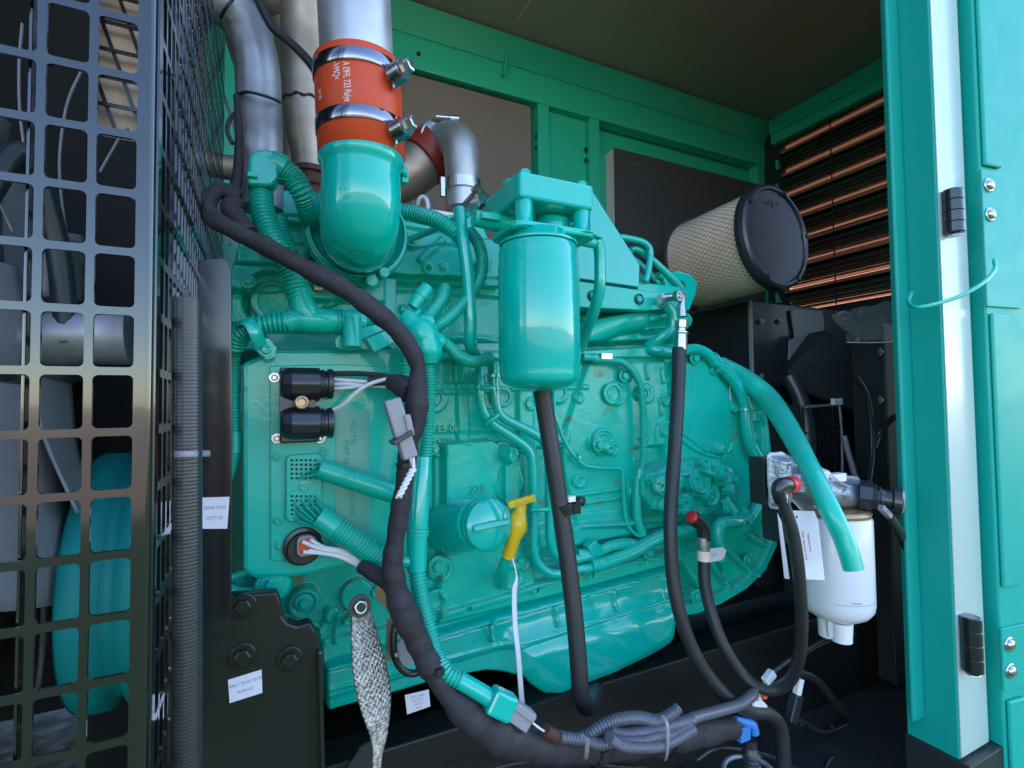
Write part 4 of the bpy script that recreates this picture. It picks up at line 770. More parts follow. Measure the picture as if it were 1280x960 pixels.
for px, py, r in ((552, 653, .011), (547, 707, .012), (380, 753, .009), (312, 728, .013), (748, 556, .010), (894, 561, .008), (543, 562, .006)): b = MB(); bolt(b, P(px, py, .775 if px > 400 else .77), (0, -1, 0), r*.8, .008); obj('engine_bolt', b, 'cast', eng)
b = MB(); p = P(754, 558, .785); lathe(b, [(0, .012), (.012, .012), (.013, .008), (.02, .008), (.02, .005), (.016, .004)], p, (.2, -1, -.25), 20); obj('pressure_plug', b, 'cast', eng)
# oil filler cap -----------------------------------------------------
b = MB(); p = P(572, 658, .77); q = P(603, 654, .70); d = q-p; lathe(b, [(-.02, .044), (d.length-.012, .036)], p, d, 40); cap = obj('filler_neck', b, 'teal_smooth', eng)
d = Vector((.10, -1, .12)).normalized(); c = P(606, 655, .705); rc = 32*mpp(c); b = MB(); lathe(b, [(0, rc*.96), (.003, rc), (.014, rc), (.017, rc*.96), (.0175, rc*.2)], c, d, 56); cap = obj('oil_filler_cap', b, 'teal_smooth', None, label='round teal oil filler cap with a raised grip bar, left of the yellow dipstick', cat='cap')
x_, y_, z_ = basis(d); b = MB(); ux = (Vector((1, 0, .06))-d*Vector((1, 0, .06)).dot(d)).normalized(); box(b, c+d*.021, (rc*1.62, .010, .009), (ux, d.cross(ux), d)); obj('grip_bar', b, 'teal_smooth', cap, bevel=.003)
# dipstick -------------------------------------------------------------
ds = thing('dipstick', P(628, 720, .74), 'yellow dipstick with a T shaped pull handle standing in a teal tube', 'dipstick')
b = MB(); a = P(636, 632, .70); c = P(667, 623, .70); u = (c-a).normalized(); box(b, (a+c)/2+Vector((0, 0, .001)), ((c-a).length+.004, .010, .0115), (u, Vector((0, 1, 0)), u.cross(Vector((0, 1, 0))))); obj('handle', b, 'yellow', ds, bevel=.003)
b = MB(); pipe(b, [(651, 630, .70, 8), (650, 640, .70, 8), (647, 648, .70, 12.5), (646, 662, .70, 13), (643, 669, .70, 10), (639, 684, .705, 9), (635, 695, .71, 9.5)], 8, 24, flat=.9); obj('grip', b, 'yellow', ds)
b = MB(); text(b, 'ENGINE OIL', .0036, P(651, 629, .6945), u, -u.cross(Vector((0, 1, 0)))*-1, .0001); obj('printing', b, 'ink', ds)
b = MB(); pipe(b, [(635, 692, .712, 6), (631, 705, .72, 7), (628, 718, .735, 8.5), (626, 727, .76, 10)], 7, 20); obj('guide_tube', b, 'teal', ds)
b = MB(); pts = [P(639, 693, .70), P(643, 706, .695), P(646, 722, .69), P(643, 740, .685), P(644, 780, .675), P(648, 820, .665), P(651, 860, .66), P(653, 882, .66)]
pth = [Vector(a) for a in cr([tuple(v) for v in pts], 8)]; n = len(pth); sweep(b, pth, [.0012+.0030*min(1, max(0, (i-14)/8)) for i in range(n)], 8, flat=.2, side=(1, 0, 0)); obj('tag_strap', b, 'whitep', None, label='long flat white plastic strap hanging from the yellow dipstick', cat='strap')
# ------------------------------------------------------------------ engine control unit
EC = .72
ecu = thing('engine_control_unit', P(400, 730, EC), 'flat teal control unit box bolted to the front corner of the engine', 'control unit')
b = MB(); pslab(b, [(303, 452), (312, 450), (345, 436), (500, 436), (506, 446), (506, 700), (420, 712), (370, 722), (318, 724), (303, 716)], EC, .06); obj('case', b, 'teal', ecu, bevel=.006)
b = MB(); pslab(b, [(337, 457), (432, 455), (500, 460), (500, 690), (350, 702), (338, 700)], EC-.004, .005); obj('cover_plate', b, 'teal', ecu, bevel=.0015)
b = MB(); pslab(b, [(420, 512), (462, 512), (462, 662), (420, 664)], EC-.0052, .001); obj('painted_label', b, 'teal_label', ecu)
b = MB()
for i, (s, px, py, sz) in enumerate((('4921776', 441, 540, .010), ('PART 22', 433, 565, .009), ('ECM CODE', 440, 625, .008))): text(b, s, sz, P(px, py, EC-.0056), (0, 0, -1), (1, 0, 0), .0001)
obj('label_print', b, 'teal_ink', ecu)
for px, py in ((343, 472), (346, 548), (400, 548), (346, 570), (405, 565), (348, 650), (350, 681), (405, 672), (333, 437)):
    b = MB(); bolt(b, P(px, py, EC-.0042), (0, -1, 0), .0042, .004, sock=True); obj('bolt', b, 'teal' if py > 560 or py < 450 else 'zinc', ecu)
b = MB(); pipe(b, [(348, 722, .74), (330, 735, .735), (316, 740, .735), (300, 740, .74), (288, 735, .745)], 6, 12); lathe(b, [(0, .022), (.012, .022), (.014, .018)], P(341, 728, .74), (0, -1, 0), 24); pipe(b, [(290, 722, .745), (305, 716, .74), (318, 714, .735)], 5, 12); obj('mounting_arm', b, 'teal', ecu)
b = MB(); c = P(341, 730, .726); bolt(b, c, (0, -1, 0), .009, .007); obj('bolt', b, 'teal', ecu)
for lab, y0 in (('upper black moulded connector on the control unit', 458), ('lower black moulded connector on the control unit', 507)):
    cn = thing('black_connector', P(385, y0+20, EC), lab, 'connector')
    b = MB(); kk = mpp(P(380, y0+22, .69)); c = P(350, y0+22, .692); c2 = P(399, y0+22, .692)
    lathe(b, [(0, 12*kk), (2*kk, 17*kk), (13*kk, 21.5*kk), ((c2-c).length, 21*kk)], c, c2-c, 10, False); boxmm(b, P(350, y0+1, .695), P(398, y0+44, .716)); obj('hood', b, 'plastic', cn, bevel=.0025, segs=3)
    b = MB(); c = P(398, y0+22, .692); kk = mpp(c); lathe(b, [(0, 17*kk), (.006, 18.5*kk), (.007, 16.5*kk), (.010, 16.5*kk), (.011, 19*kk), (.017, 19*kk), (.018, 15*kk)], c, (1, 0, 0), 32, False); obj('collar', b, 'plastic', cn)
b = MB(); lathe(b, [(0, .0075), (.001, .0085), (.003, .0085), (.0032, .005), (.001, .0045)], P(377, 503, .676), (0, -1, 0), 20); obj('connector_screw', b, 'brass', None, label='brass screw between the two black moulded connectors', cat='screw')
b = MB(); boxmm(b, P(350, 494, .69), P(392, 514, .715)); obj('connector_bridge', b, 'plastic', ecu)
# pin block
b = MB(); pslab(b, [(360, 569), (398, 566), (403, 572), (403, 645), (398, 651), (362, 653), (357, 648), (357, 574)], EC-.012, .009); pb = obj('pin_block', b, 'teal', ecu, bevel=.002)
b = MB(); h = MB()
for y0, rows in ((575, 5), (620, 5)):
    for i in range(rows):
        for j in range(6):
            c = P(365+j*5.8, y0+i*5.6, EC-.0122); lathe(b, [(0, .0023), (.0006, .0023), (.0007, .0016)], c, (0, -1, 0), 10, False, False); lathe(h, [(-.0002, .0017), (.0001, .0017)], c+Vector((0, -.0002, 0)), (0, -1, 0), 8)
obj('pin_collar', b, 'teal', pb); obj('pin_hole', h, 'seam', pb)
b = MB(); lathe(b, [(0, .007), (.001, .007), (.0012, .005), (.003, .005), (.003, .002), (.002, .002)], P(380, 608, EC-.012), (0, -1, 0), 20, False); obj('centre_screw', b, 'teal', pb)
# painted connector boots with their wires
def boot(lab, p, q, r, corrs, wires, mt='teal_conduit'):
    t = thing('wire_boot', P(*p), lab, 'conduit'); b = MB()
    pipe(b, [p, ((p[0]+q[0])/2, (p[1]+q[1])/2, (p[2]+q[2])/2), q], r, 26, cap=True); obj('sleeve', b, mt, t)
    if corrs: b = MB(); corr(b, corrs, r*1.08, pitch=.0045, depth=.12, n=24); obj('ribbed_section', b, mt, t)
    b = MB()
    for (a, c) in wires: pipe(b, [(*a, EC-.010), ((a[0]*.55+c[0]*.45), (a[1]*.55+c[1]*.45)+1.5, EC-.022), (*c, p[2])], 1.5, 6)
    obj('wire', b, 'teal', t); return t
boot('smooth teal sleeve leaving the upper pin rows toward the taped harness', (400, 586, .690), (492, 616, .675), 13, [(428, 595, .686), (434, 597, .685), (441, 599, .684)], [((393, 586), (400, 582)), ((385, 590), (400, 588)), ((377, 595), (400, 592)), ((388, 597), (402, 592)), ((394, 598), (402, 596)), ((394, 580), (400, 578)), ((370, 598), (402, 590))])
boot('ribbed teal sleeve leaving the lower pin rows at a slant', (397, 646, .685), (418, 660, .682), 14.5, [(415, 658, .684), (440, 674, .68), (462, 689, .68), (482, 702, .68)], [((366, 626), (392, 650)), ((366, 634), (392, 654)), ((368, 640), (394, 656)), ((374, 622), (398, 648)), ((384, 620), (402, 644)), ((392, 618), (406, 640)), ((396, 622), (408, 638)), ((366, 646), (392, 658)), ((378, 632), (400, 650))])
# round orange faced connector
oc = thing('sensor_plug', P(378, 684, EC), 'black round plug with orange face and white wires, bottom of the control unit', 'plug')
b = MB(); c = P(378, 682, EC-.004); lathe(b, [(0, .024), (.006, .024), (.007, .020), (.014, .019), (.014, .016)], c, (.1, -1, -.05), 30, False); obj('ring', b, 'plastic', oc)
b = MB(); pslab(b, [(371, 676), (375, 671), (388, 669), (395, 673), (395, 690), (391, 694), (376, 697), (371, 693)], EC-.026, .012); obj('housing', b, 'grey', oc, bevel=.002)
b = MB(); pslab(b, [(374, 678), (377, 674), (388, 672), (392, 675), (392, 688), (389, 691), (377, 693), (374, 690)], EC-.0268, .002); obj('seal', b, 'orange', oc, bevel=.001)
b = MB()
for a in ([(378, 677), (400, 686), (430, 692), (458, 708)], [(388, 674), (405, 684), (432, 689), (458, 706)], [(379, 690), (405, 692), (430, 698), (456, 712)], [(386, 688), (410, 692), (432, 696), (456, 710)]): pipe(b, [(x, y, EC-.028-.004*i) for i, (x, y) in enumerate(a)], 2.6, 8)
obj('wire', b, 'whitewire', oc)
# wires to the black connectors
b = MB()
for q in ([(416, 474, .69), (440, 476, .68), (470, 478, .665), (515, 480, .65)], [(416, 480, .69), (445, 480, .68), (480, 483, .665), (510, 483, .65)], [(417, 486, .69), (440, 484, .68), (475, 479, .668), (510, 479, .65)]): pipe(b, q, 2.4, 8)
pipe(b, [(417, 512, .685), (430, 505, .675), (446, 490, .665), (462, 480, .66), (490, 473, .655), (515, 477, .65)], 2.6, 8)
obj('connector_wires', b, 'whitewire', None, label='bundle of white wires from the black moulded connectors to the taped harness', cat='wires')
b = MB(); pipe(b, [(416, 467, .69), (450, 467, .68), (485, 470, .665), (515, 476, .65)], 3.4, 10); pipe(b, [(460, 477, .668), (485, 476, .66), (520, 477, .65)], 6, 10); obj('wire_sleeve', b, 'fabric', None, label='black sleeved wire above the white wires', cat='wire')
# ------------------------------------------------------------------ taped harness
b = MB(); pipe(b, [(300, 248, .66, 9), (276, 238, .66, 10), (261, 250, .655, 10), (264, 270, .645, 10.5), (290, 287, .635, 11), (340, 312, .625, 11), (385, 337, .615, 11.5), (420, 355, .61, 12), (455, 378, .61, 12), (488, 405, .61, 12), (511, 432, .61, 11), (522, 458, .61, 10), (521, 490, .61, 13), (520, 525, .61, 13), (513, 550, .612, 11.5), (508, 580, .615, 11), (504, 612, .62, 11), (498, 650, .62, 11.5), (492, 690, .62, 12), (491, 715, .62, 13), (500, 752, .62, 16), (517, 790, .62, 16), (532, 822, .615, 14), (548, 850, .605, 13), (572, 880, .595, 16), (600, 905, .585, 20), (630, 920, .58, 21.5), (680, 934, .57, 18.5), (740, 935, .57, 17), (800, 930, .58, 15), (850, 922, .60, 15), (900, 912, .62, 13), (935, 902, .64, 11)], 14, 26, wob=.12, tape=.115)
har = obj('main_wiring_harness', b, 'fabric', None, label='thick black cloth taped harness sweeping down across the engine onto the floor', cat='wiring harness')
for q in ([(487, 478, .64, 9), (498, 480, .63, 13), (512, 490, .615, 16)], [(452, 708, .668, 8), (468, 717, .65, 10), (488, 728, .63, 12)], [(300, 250, .65, 9), (290, 262, .65, 12), (310, 292, .64, 13)], [(289, 246, .66, 8), (297, 225, .68, 6), (299, 180, .70, 5), (296, 120, .72, 4)]):
    b = MB(); pipe(b, q, 10, 14, wob=.1); obj('harness_branch', b, 'fabric', har)
for (px, py, y, tx, ty, r) in ((508, 580, .614, 4, -1, 12.5), (541, 838, .610, 5, 4, 15.5), (742, 936, .57, 0, 1, 19), (835, 925, .59, 1, 3, 16.5)):
    b = MB(); c = P(px, py, y); kk = mpp(c); i0 = P(px-6, py-8, y) if px < 600 else P(px-10, py, y); d = (P(px+2, py+14, y)-c).normalized() if px < 600 else (P(px+10, py, y)-c).normalized()
    lathe(b, [(-.0028, r*kk), (-.0024, r*kk*1.06), (.0024, r*kk*1.06), (.0028, r*kk)], c, d, 26, False, False); box(b, c+Vector((.004, -r*kk, .004)), (.010, .006, .008)); obj('cable_tie', b, 'plastic', har)
# grey connector clipped to the harness
gc = thing('grey_connector', P(500, 560, .59), 'light grey two piece plug strapped to the taped harness', 'connector')
def along(b, p, q, w_, d_, mt=None):
    p, q = P(*p), P(*q); u = (q-p).normalized(); n = Vector((0, -1, 0)); n = (n-u*n.dot(u)).normalized(); s = u.cross(n); box(b, (p+q)/2, (w_, d_, (q-p).length), (s, n, u)); return b
b = MB(); along(b, (489, 499, .585), (503, 545, .585), .019, .016); obj('socket', b, 'grey', gc, bevel=.002)
b = MB(); along(b, (502, 540, .585), (512, 572, .585), .017, .018); along(b, (508, 518, .578), (514, 545, .578), .008, .008); obj('plug', b, 'grey', gc, bevel=.002)
b = MB(); along(b, (500, 544, .582), (503, 549, .582), .026, .022); obj('strap', b, 'plastic', gc, bevel=.001)
b = MB()
for s in (0, 1):
    pts = [P(512+s*4, 568, .585)]
    for i in range(15):
        t_ = i/14; pts.append(P(517-19*t_+3*math.sin(i*1.5+s*math.pi), 585+37*t_, .583+.0015*math.cos(i*1.5+s*math.pi)))
    pth = [Vector(a) for a in cr([tuple(v) for v in pts], 5)]; sweep(b, pth, [.0019]*len(pth), 8)
obj('twisted_wires', b, 'whitewire', gc)
# ------------------------------------------------------------------ teal ribbed conduits
def conduit(lab, pts, r, pitch=.0045, depth=.14, parts=()):
    t = thing('ribbed_conduit', P(*pts[0][:3]), lab, 'conduit'); b = MB(); corr(b, pts, r, pitch, depth); obj('ribbed_hose', b, 'teal_conduit', t)
    for p in parts: b = MB(); pipe(b, p[0], p[1], 22); obj('smooth_sleeve', b, 'teal_conduit', t)
    return t
cA = conduit('tall ribbed teal conduit dropping from the plastic elbow beside the dull grey pipe', [(326, 236, .70), (328, 262, .69), (337, 290, .68), (352, 318, .67), (365, 342, .67), (374, 372, .67)], 14.5, .0052, .16)
conduit('second ribbed conduit strand running beside the tall one', [(348, 270, .72), (352, 292, .72), (362, 318, .715)], 11, .0052, .16)
conduit('short ribbed conduit curving from the plastic elbow down to the inlet flange', [(352, 210, .69), (366, 222, .69), (376, 238, .69), (385, 254, .70)], 14.5, .0040, .12, [([(335, 206, .69), (345, 206, .69), (356, 212, .69)], 16), ([(384, 250, .70), (388, 262, .71), (390, 272, .73)], 15.5)])
pe = thing('conduit_elbow', P(325, 235, .70), 'teal square shouldered plastic elbow at the top of the tall conduit', 'elbow')
b = MB(); pslab(b, [(311, 195), (316, 188), (330, 185), (342, 188), (348, 196), (348, 222), (340, 232), (309, 230)], .675, .035); obj('shell', b, 'teal_smooth', pe, bevel=.006, segs=4)
b = MB(); boxmm(b, P(309, 214, .67), P(322, 224, .676)); boxmm(b, P(341, 222, .68), P(362, 232, .70)); obj('latch', b, 'teal', pe, bevel=.001)
cj = thing('conduit_tee', P(382, 400, .68), 'taped teal tee where three ribbed conduits meet below the inlet elbow', 'conduit')
b = MB(); pipe(b, [(374, 362, .67, 13), (378, 380, .67, 15), (384, 398, .672, 16)], 14, 20, wob=.08); pipe(b, [(356, 404, .672, 13), (370, 400, .672, 14), (390, 400, .672, 16), (420, 402, .68, 15), (452, 402, .69, 14)], 14, 22, wob=.05); obj('taped_body', b, 'teal', cj)
for q, r, pt, dp in (([(293, 432, .70), (300, 418, .69), (318, 408, .68), (340, 404, .675), (362, 403, .672)], 13.5, .0052, .16), ([(418, 402, .68), (424, 402, .68), (429, 402, .68)], 16, .0045, .14), ([(446, 401, .69), (462, 400, .70), (480, 400, .705)], 13.5, .0045, .14)):
    b = MB(); corr(b, q, r, pt, dp); obj('ribbed_hose', b, 'teal_conduit', cj)
cl = thing('conduit_clamp', P(325, 430, .68), 'teal bolted saddle clamp holding the lower left conduit', 'clamp')
b = MB(); pipe(b, [(297, 412, .69), (303, 402, .672), (312, 404, .664), (320, 418, .664), (326, 432, .675)], 9, 14, flat=.25, side=(.7, 0, .7)); pslab(b, [(322, 424), (336, 422), (346, 434), (344, 446), (333, 450), (318, 438)], .685, .005); obj('strap', b, 'teal_smooth', cl, bevel=.001)
b = MB(); bolt(b, P(333, 437, .684), (0, -1, 0), .006, .006, sock=True); obj('bolt', b, 'teal', cl)
ck = thing('conduit_bracket', P(440, 430, .70), 'folded teal clip plates holding the right hand conduit end', 'bracket')
b = MB(); pslab(b, [(418, 424), (426, 416), (450, 416), (462, 436), (432, 438), (420, 434)], .685, .004); pslab(b, [(458, 424), (492, 408), (502, 424), (468, 440)], .67, .012); pslab(b, [(450, 410), (478, 404), (482, 412), (452, 424)], .675, .006); lathe(b, [(0, .012), (.04, .012)], P(440, 396, .67), (0, -.1, -1), 20); obj('clip_plate', b, 'teal', ck, bevel=.001)
conduit('thin ribbed conduit running down the left edge of the control unit', [(291, 428, .73), (293, 460, .74), (292, 500, .74), (293, 545, .74)], 8, .0040, .14, [([(293, 540, .74), (293, 556, .74), (293, 566, .74)], 9.5), ([(293, 566, .74, 8), (290, 585, .74, 6), (288, 600, .74, 3)], 6)])
# taped star joint
sj = thing('conduit_star_joint', P(532, 430, .66), 'lumpy taped teal joint from which several thin conduits fan out', 'conduit')
b = MB(); pipe(b, [(505, 395, .67, 10), (515, 405, .665, 15), (528, 420, .66, 22), (533, 440, .66, 19), (534, 455, .66, 13)], 14, 24, wob=.12); pipe(b, [(525, 405, .66, 12), (540, 402, .66, 9)], 12, 16, wob=.1); pipe(b, [(530, 420, .66, 14), (552, 428, .662, 10)], 12, 16, wob=.1); pipe(b, [(524, 388, .675, 4), (512, 402, .67, 6)], 5, 12); obj('taped_body', b, 'teal', sj)
for q, r, pt in (([(526, 404, .672), (540, 390, .675), (550, 376, .69), (556, 362, .72)], 8.5, .0046), ([(540, 412, .668), (560, 398, .672), (580, 378, .69), (598, 352, .70), (603, 328, .71), (598, 305, .72), (586, 288, .73)], 7.8, .0046),
                 ([(548, 424, .665), (562, 434, .67), (575, 446, .68), (592, 452, .70), (612, 448, .73)], 7.8, .0046), ([(534, 450, .665), (537, 480, .665), (535, 530, .665), (531, 575, .665)], 9, .0040), ([(512, 440, .68), (508, 460, .68), (508, 500, .68), (506, 520, .69)], 9, .0046)):
    b = MB(); corr(b, q, r, pt, .15); obj('ribbed_hose', b, 'teal_conduit', sj)
b = MB(); pipe(b, [(516, 384, .672, 7.5), (524, 372, .672, 9), (534, 360, .675, 9)], 9, 20); pipe(b, [(525, 371, .672, 10), (529, 366, .672, 10)], 10, 20); obj('sensor_plug', b, 'teal', sj)
conduit('ribbed conduit crossing from behind the inlet elbow to the filter bracket', [(498, 264, .74), (520, 268, .73), (545, 275, .71), (566, 288, .70), (578, 300, .70)], 10.5, .0048, .16)
tubeobj('bracket_rod', [(510, 300, .78), (540, 288, .76), (566, 275, .73), (585, 268, .70)], 4, 'thin teal rod slanting up to the filter bracket', 'teal')
# lower smooth tube + ribbed conduit
lc = thing('conduit_down_pipe', P(525, 700, .66), 'upright smooth teal sleeve leading into a ribbed conduit along the taped harness', 'conduit')
b = MB(); pipe(b, [(527, 572, .665, 12), (525, 600, .66, 13), (522, 650, .655, 13.5), (521, 690, .655, 12.5), (521, 712, .655, 12)], 12, 24); pipe(b, [(500, 701, .66, 9), (512, 701, .657, 9), (520, 701, .655, 9)], 9, 16); obj('sleeve', b, 'teal_smooth', lc)
b = MB(); corr(b, [(523, 658, .655), (522, 664, .655), (522, 670, .655)], 14.5, .0045, .1); corr(b, [(521, 710, .655), (524, 735, .65), (530, 765, .645), (538, 795, .635), (546, 822, .62), (560, 842, .60), (578, 852, .59)], 10.8, .0045, .15); obj('ribbed_hose', b, 'teal_conduit', lc)
b = MB(); pipe(b, [(574, 850, .592, 10.5), (595, 862, .585, 10.5), (618, 876, .578, 11)], 10.5, 22); obj('end_sleeve', b, 'teal_smooth', lc)
b = MB(); along(b, (612, 873, .575), (640, 886, .57), .030, .022); obj('socket', b, 'teal_smooth', lc, bevel=.004)
b = MB(); along(b, (637, 884, .57), (662, 902, .565), .024, .016); along(b, (645, 882, .562), (668, 900, .558), .010, .006); obj('plug', b, 'grey', lc, bevel=.002)
b = MB(); pipe(b, [(664, 902, .565), (674, 910, .56), (684, 916, .555)], 1.4, 8); obj('wire', b, 'whitewire', lc)
# ------------------------------------------------------------------ black hoses
ho = thing('oil_drain_hose', P(728, 880, .62), 'black rubber hose hanging straight down from under the big filter canister', 'hose')
b = MB(); pipe(b, [(677, 488, .64), (684, 530, .64), (692, 580, .635), (701, 640, .63), (711, 710, .62), (719, 780, .61), (724, 840, .605), (726, 868, .61), (733, 883, .64), (741, 874, .72), (747, 852, .82), (749, 835, .90)], 11, 24); obj('hose', b, 'rubber', ho)
b = MB(); c = P(704, 636, .63); kk = mpp(c); d = P(706, 650, .63)-P(701, 620, .63); lathe(b, [(-.008, 11*kk), (-.0075, 13*kk), (.0075, 13*kk), (.008, 11*kk)], c, d, 26, False); boxmm(b, P(711, 628, .62), P(719, 640, .635)); lathe(b, [(0, .007), (.010, .007), (.012, .004)], P(722, 626, .635), (.3, -1, .1), 18); obj('p_clip', b, 'black_gloss', ho)
b = MB(); boxmm(b, P(711, 621, .62), P(715, 628, .63)); obj('clip_tab', b, 'whitep', ho)
h1 = thing('oil_pressure_hose', P(846, 600, .66), 'long black hose with crimped silver fitting, hanging from the intake to the floor', 'hose')
b = MB(); pipe(b, [(849, 436, .715), (847, 500, .70), (842, 580, .68), (838, 650, .66), (841, 720, .65), (852, 775, .64), (874, 828, .63), (905, 868, .62), (935, 888, .62), (960, 892, .62), (975, 908, .62), (979, 940, .62), (980, 990, .62)], 8.5, 22); obj('hose', b, 'rubber', h1)
b = MB(); c = P(850, 438, .715); kk = mpp(c); lathe(b, [(0, 8.5*kk), (.001, 8.8*kk), (.030, 8.2*kk), (.032, 9.3*kk), (.035, 9.3*kk), (.037, 6.5*kk), (.041, 6.5*kk), (.043, 8*kk), (.056, 8*kk)], c, P(852, 390, .715)-c, 24, False); pipe(b, [(852, 396, .715, 6.5), (852, 380, .716, 4.5), (853, 370, .72, 4.5), (846, 367, .73, 4.5)], 5, 18); obj('crimp_fitting', b, 'zinc', h1)
b = MB(); lathe(b, [(0, .011), (.008, .011), (.009, .009)], P(824, 374, .745), (1, -.2, .1), 6, False); lathe(b, [(0, .008), (.026, .0075)], P(828, 373, .745), (1, -.25, .15), 20); lathe(b, [(0, .011), (.010, .011)], P(845, 371, .72), (.1, -1, 0), 6, False); lathe(b, [(.0101, .006), (.012, .005)], P(845, 371, .72), (.1, -1, 0), 16); obj('hex_nut', b, 'zinc', h1)
h2 = thing('fuel_supply_hose', P(935, 850, .62), 'black hose looping from the pump red fitting down and up to the white filter', 'hose')
b = MB(); pipe(b, [(880, 700, .70), (881, 730, .69), (889, 765, .67), (905, 808, .65), (930, 845, .63), (958, 862, .60), (985, 853, .57), (999, 820, .53), (1002, 775, .50), (999, 720, .48), (992, 670, .475), (983, 640, .475), (977, 622, .475)], 7.4, 22); obj('hose', b, 'rubber', h2)
b = MB(); c = P(879, 672, .70); kk = mpp(c); lathe(b, [(-.002, 7*kk), (0, 7.6*kk), (.036, 7.6*kk), (.038, 7*kk)], c, P(880, 705, .70)-c, 22); obj('grey_sleeve', b, 'steel_dull', h2)
b = MB(); c = P(880, 688, .699); lathe(b, [(0, 8.4*kk), (.018, 8.4*kk)], c, P(880, 705, .699)-c, 22); obj('cream_band', b, 'cream', h2)
b = MB(); pipe(b, [(880, 675, .70, 8), (878, 660, .70, 8), (872, 652, .70, 9), (866, 647, .70, 9)], 8, 20); obj('quick_connector', b, 'plastic', h2); b = MB(); pipe(b, [(976, 626, .475, 8), (972, 612, .472, 8), (977, 606, .472, 9), (986, 606, .474, 9)], 8, 20); obj('quick_connector', b, 'plastic', h2)
b = MB(); c = P(869, 650, .70); lathe(b, [(0, .0105), (.014, .0115), (.015, .009)], c, P(860, 642, .70)-c, 22); obj('release_collar', b, 'red', h2); b = MB(); c = P(985, 606, .474); lathe(b, [(0, .0115), (.014, .0115), (.015, .009)], c, Vector((1, .1, 0)), 22); obj('release_collar', b, 'red', h2)
b = MB(); lathe(b, [(0, .0085), (.010, .0085)], P(976, 618, .475), P(977, 632, .475)-P(976, 618, .475), 20); obj('white_band', b, 'whitep', h2)
b = MB(); pslab(b, [(885, 686), (904, 684), (908, 688), (906, 696), (902, 700), (888, 703), (884, 697)], .695, .0012); fl = obj('flag_label', b, 'paper', None, label='small white flag label on the looping fuel hose', cat='label')
b = MB(); text(b, '6061', .007, P(894, 693, .6945), (1, 0, .1), (0, 0, 1), .0001); obj('printing', b, 'ink', fl)
# fuel pump casting ---------------------------------------------------
fp = thing('fuel_pump', P(880, 660, .76), 'knobbly cast teal fuel pump low on the right of the block', 'pump')
R = Relief(.755, [(808, 590), (822, 588), (834, 582), (866, 574), (898, 572), (914, 588), (922, 598), (920, 614), (908, 624), (898, 640), (866, 652), (846, 648), (832, 640), (816, 640), (802, 620), (802, 600)], .0014, back=.05, edge=.005)
for x, y, r, h in ((822, 606, 13, .014), (846, 598, 12, .010), (868, 600, 15, .012), (874, 582, 11, .014), (900, 595, 14, .016), (884, 618, 14, .012), (852, 628, 13, .014), (826, 630, 9, .010), (908, 612, 8, .010), (866, 614, 8, .006)): R.disc(x, y, r, h, 5, dome=.004)
for x, y in ((866, 608), (900, 594), (822, 606), (884, 622)): R.disc(x, y, 4, -.010, 2); R.ring(x, y, 7, 2, .002, 2)
for q in (((874, 580), (878, 618)), ((888, 580), (892, 606)), ((812, 600), (846, 612)), ((836, 592), (860, 590))): R.line(list(q), 5, .009, 4)
obj('casting', R.build(.0008), 'cast', fp)
for px, py, yy, r, h_, d_ in ((822, 606, .742, 9, .012, (-.3, -1, .1)), (866, 603, .738, 11, .012, (.1, -1, .2)), (900, 592, .735, 10, .014, (.4, -1, .3)), (884, 618, .74, 10, .010, (.2, -1, -.3)), (851, 627, .74, 8, .012, (0, -1, -.3)), (843, 596, .74, 8, .012, (-.1, -1, .4)), (877, 580, .74, 7, .012, (0, -1, .5)), (910, 612, .742, 7, .012, (.6, -1, 0))):
    k_ = mpp(P(px, py, yy)); b = MB(); lathe(b, [(-.01, r*k_), (h_*.7, r*k_), (h_*.72, r*.8*k_), (h_, r*.78*k_), (h_, r*.5*k_), (h_*.6, r*.45*k_)], P(px, py, yy), d_, 22 if r > 8.5 else 6, False); obj('pump_boss', b, 'cast', fp)
b = MB(); c = P(851, 634, .75); lathe(b, [(0, .014), (.010, .014), (.012, .010), (.03, .010), (.031, .013), (.036, .013)], c, P(866, 647, .72)-c, 22); lathe(b, [(0, .010), (.035, .009)], P(905, 625, .75), P(925, 650, .74)-P(905, 625, .75), 20); lathe(b, [(0, .012), (.012, .012)], P(903, 622, .75), P(925, 650, .74)-P(905, 625, .75), 6, False)
pipe(b, [(898, 700, .73), (897, 665, .73), (902, 655, .73), (918, 652, .735), (932, 648, .75)], 8, 18); lathe(b, [(0, .014), (.02, .014)], P(916, 650, .74), (.8, 0, -.3), 6, False); obj('pipe_union', b, 'teal', fp)
for px, py in ((846, 592), (812, 598), (835, 636), (918, 600), (908, 636), (930, 640), (936, 652)): b = MB(); bolt(b, P(px, py, .742), (0, -1, 0), .0065, .006); obj('bolt', b, 'cast', fp)
b = MB(); pslab(b, [(902, 652), (960, 630), (966, 642), (925, 672), (905, 680)], .77, .03); obj('pump_bracket', b, 'teal', fp, bevel=.003)
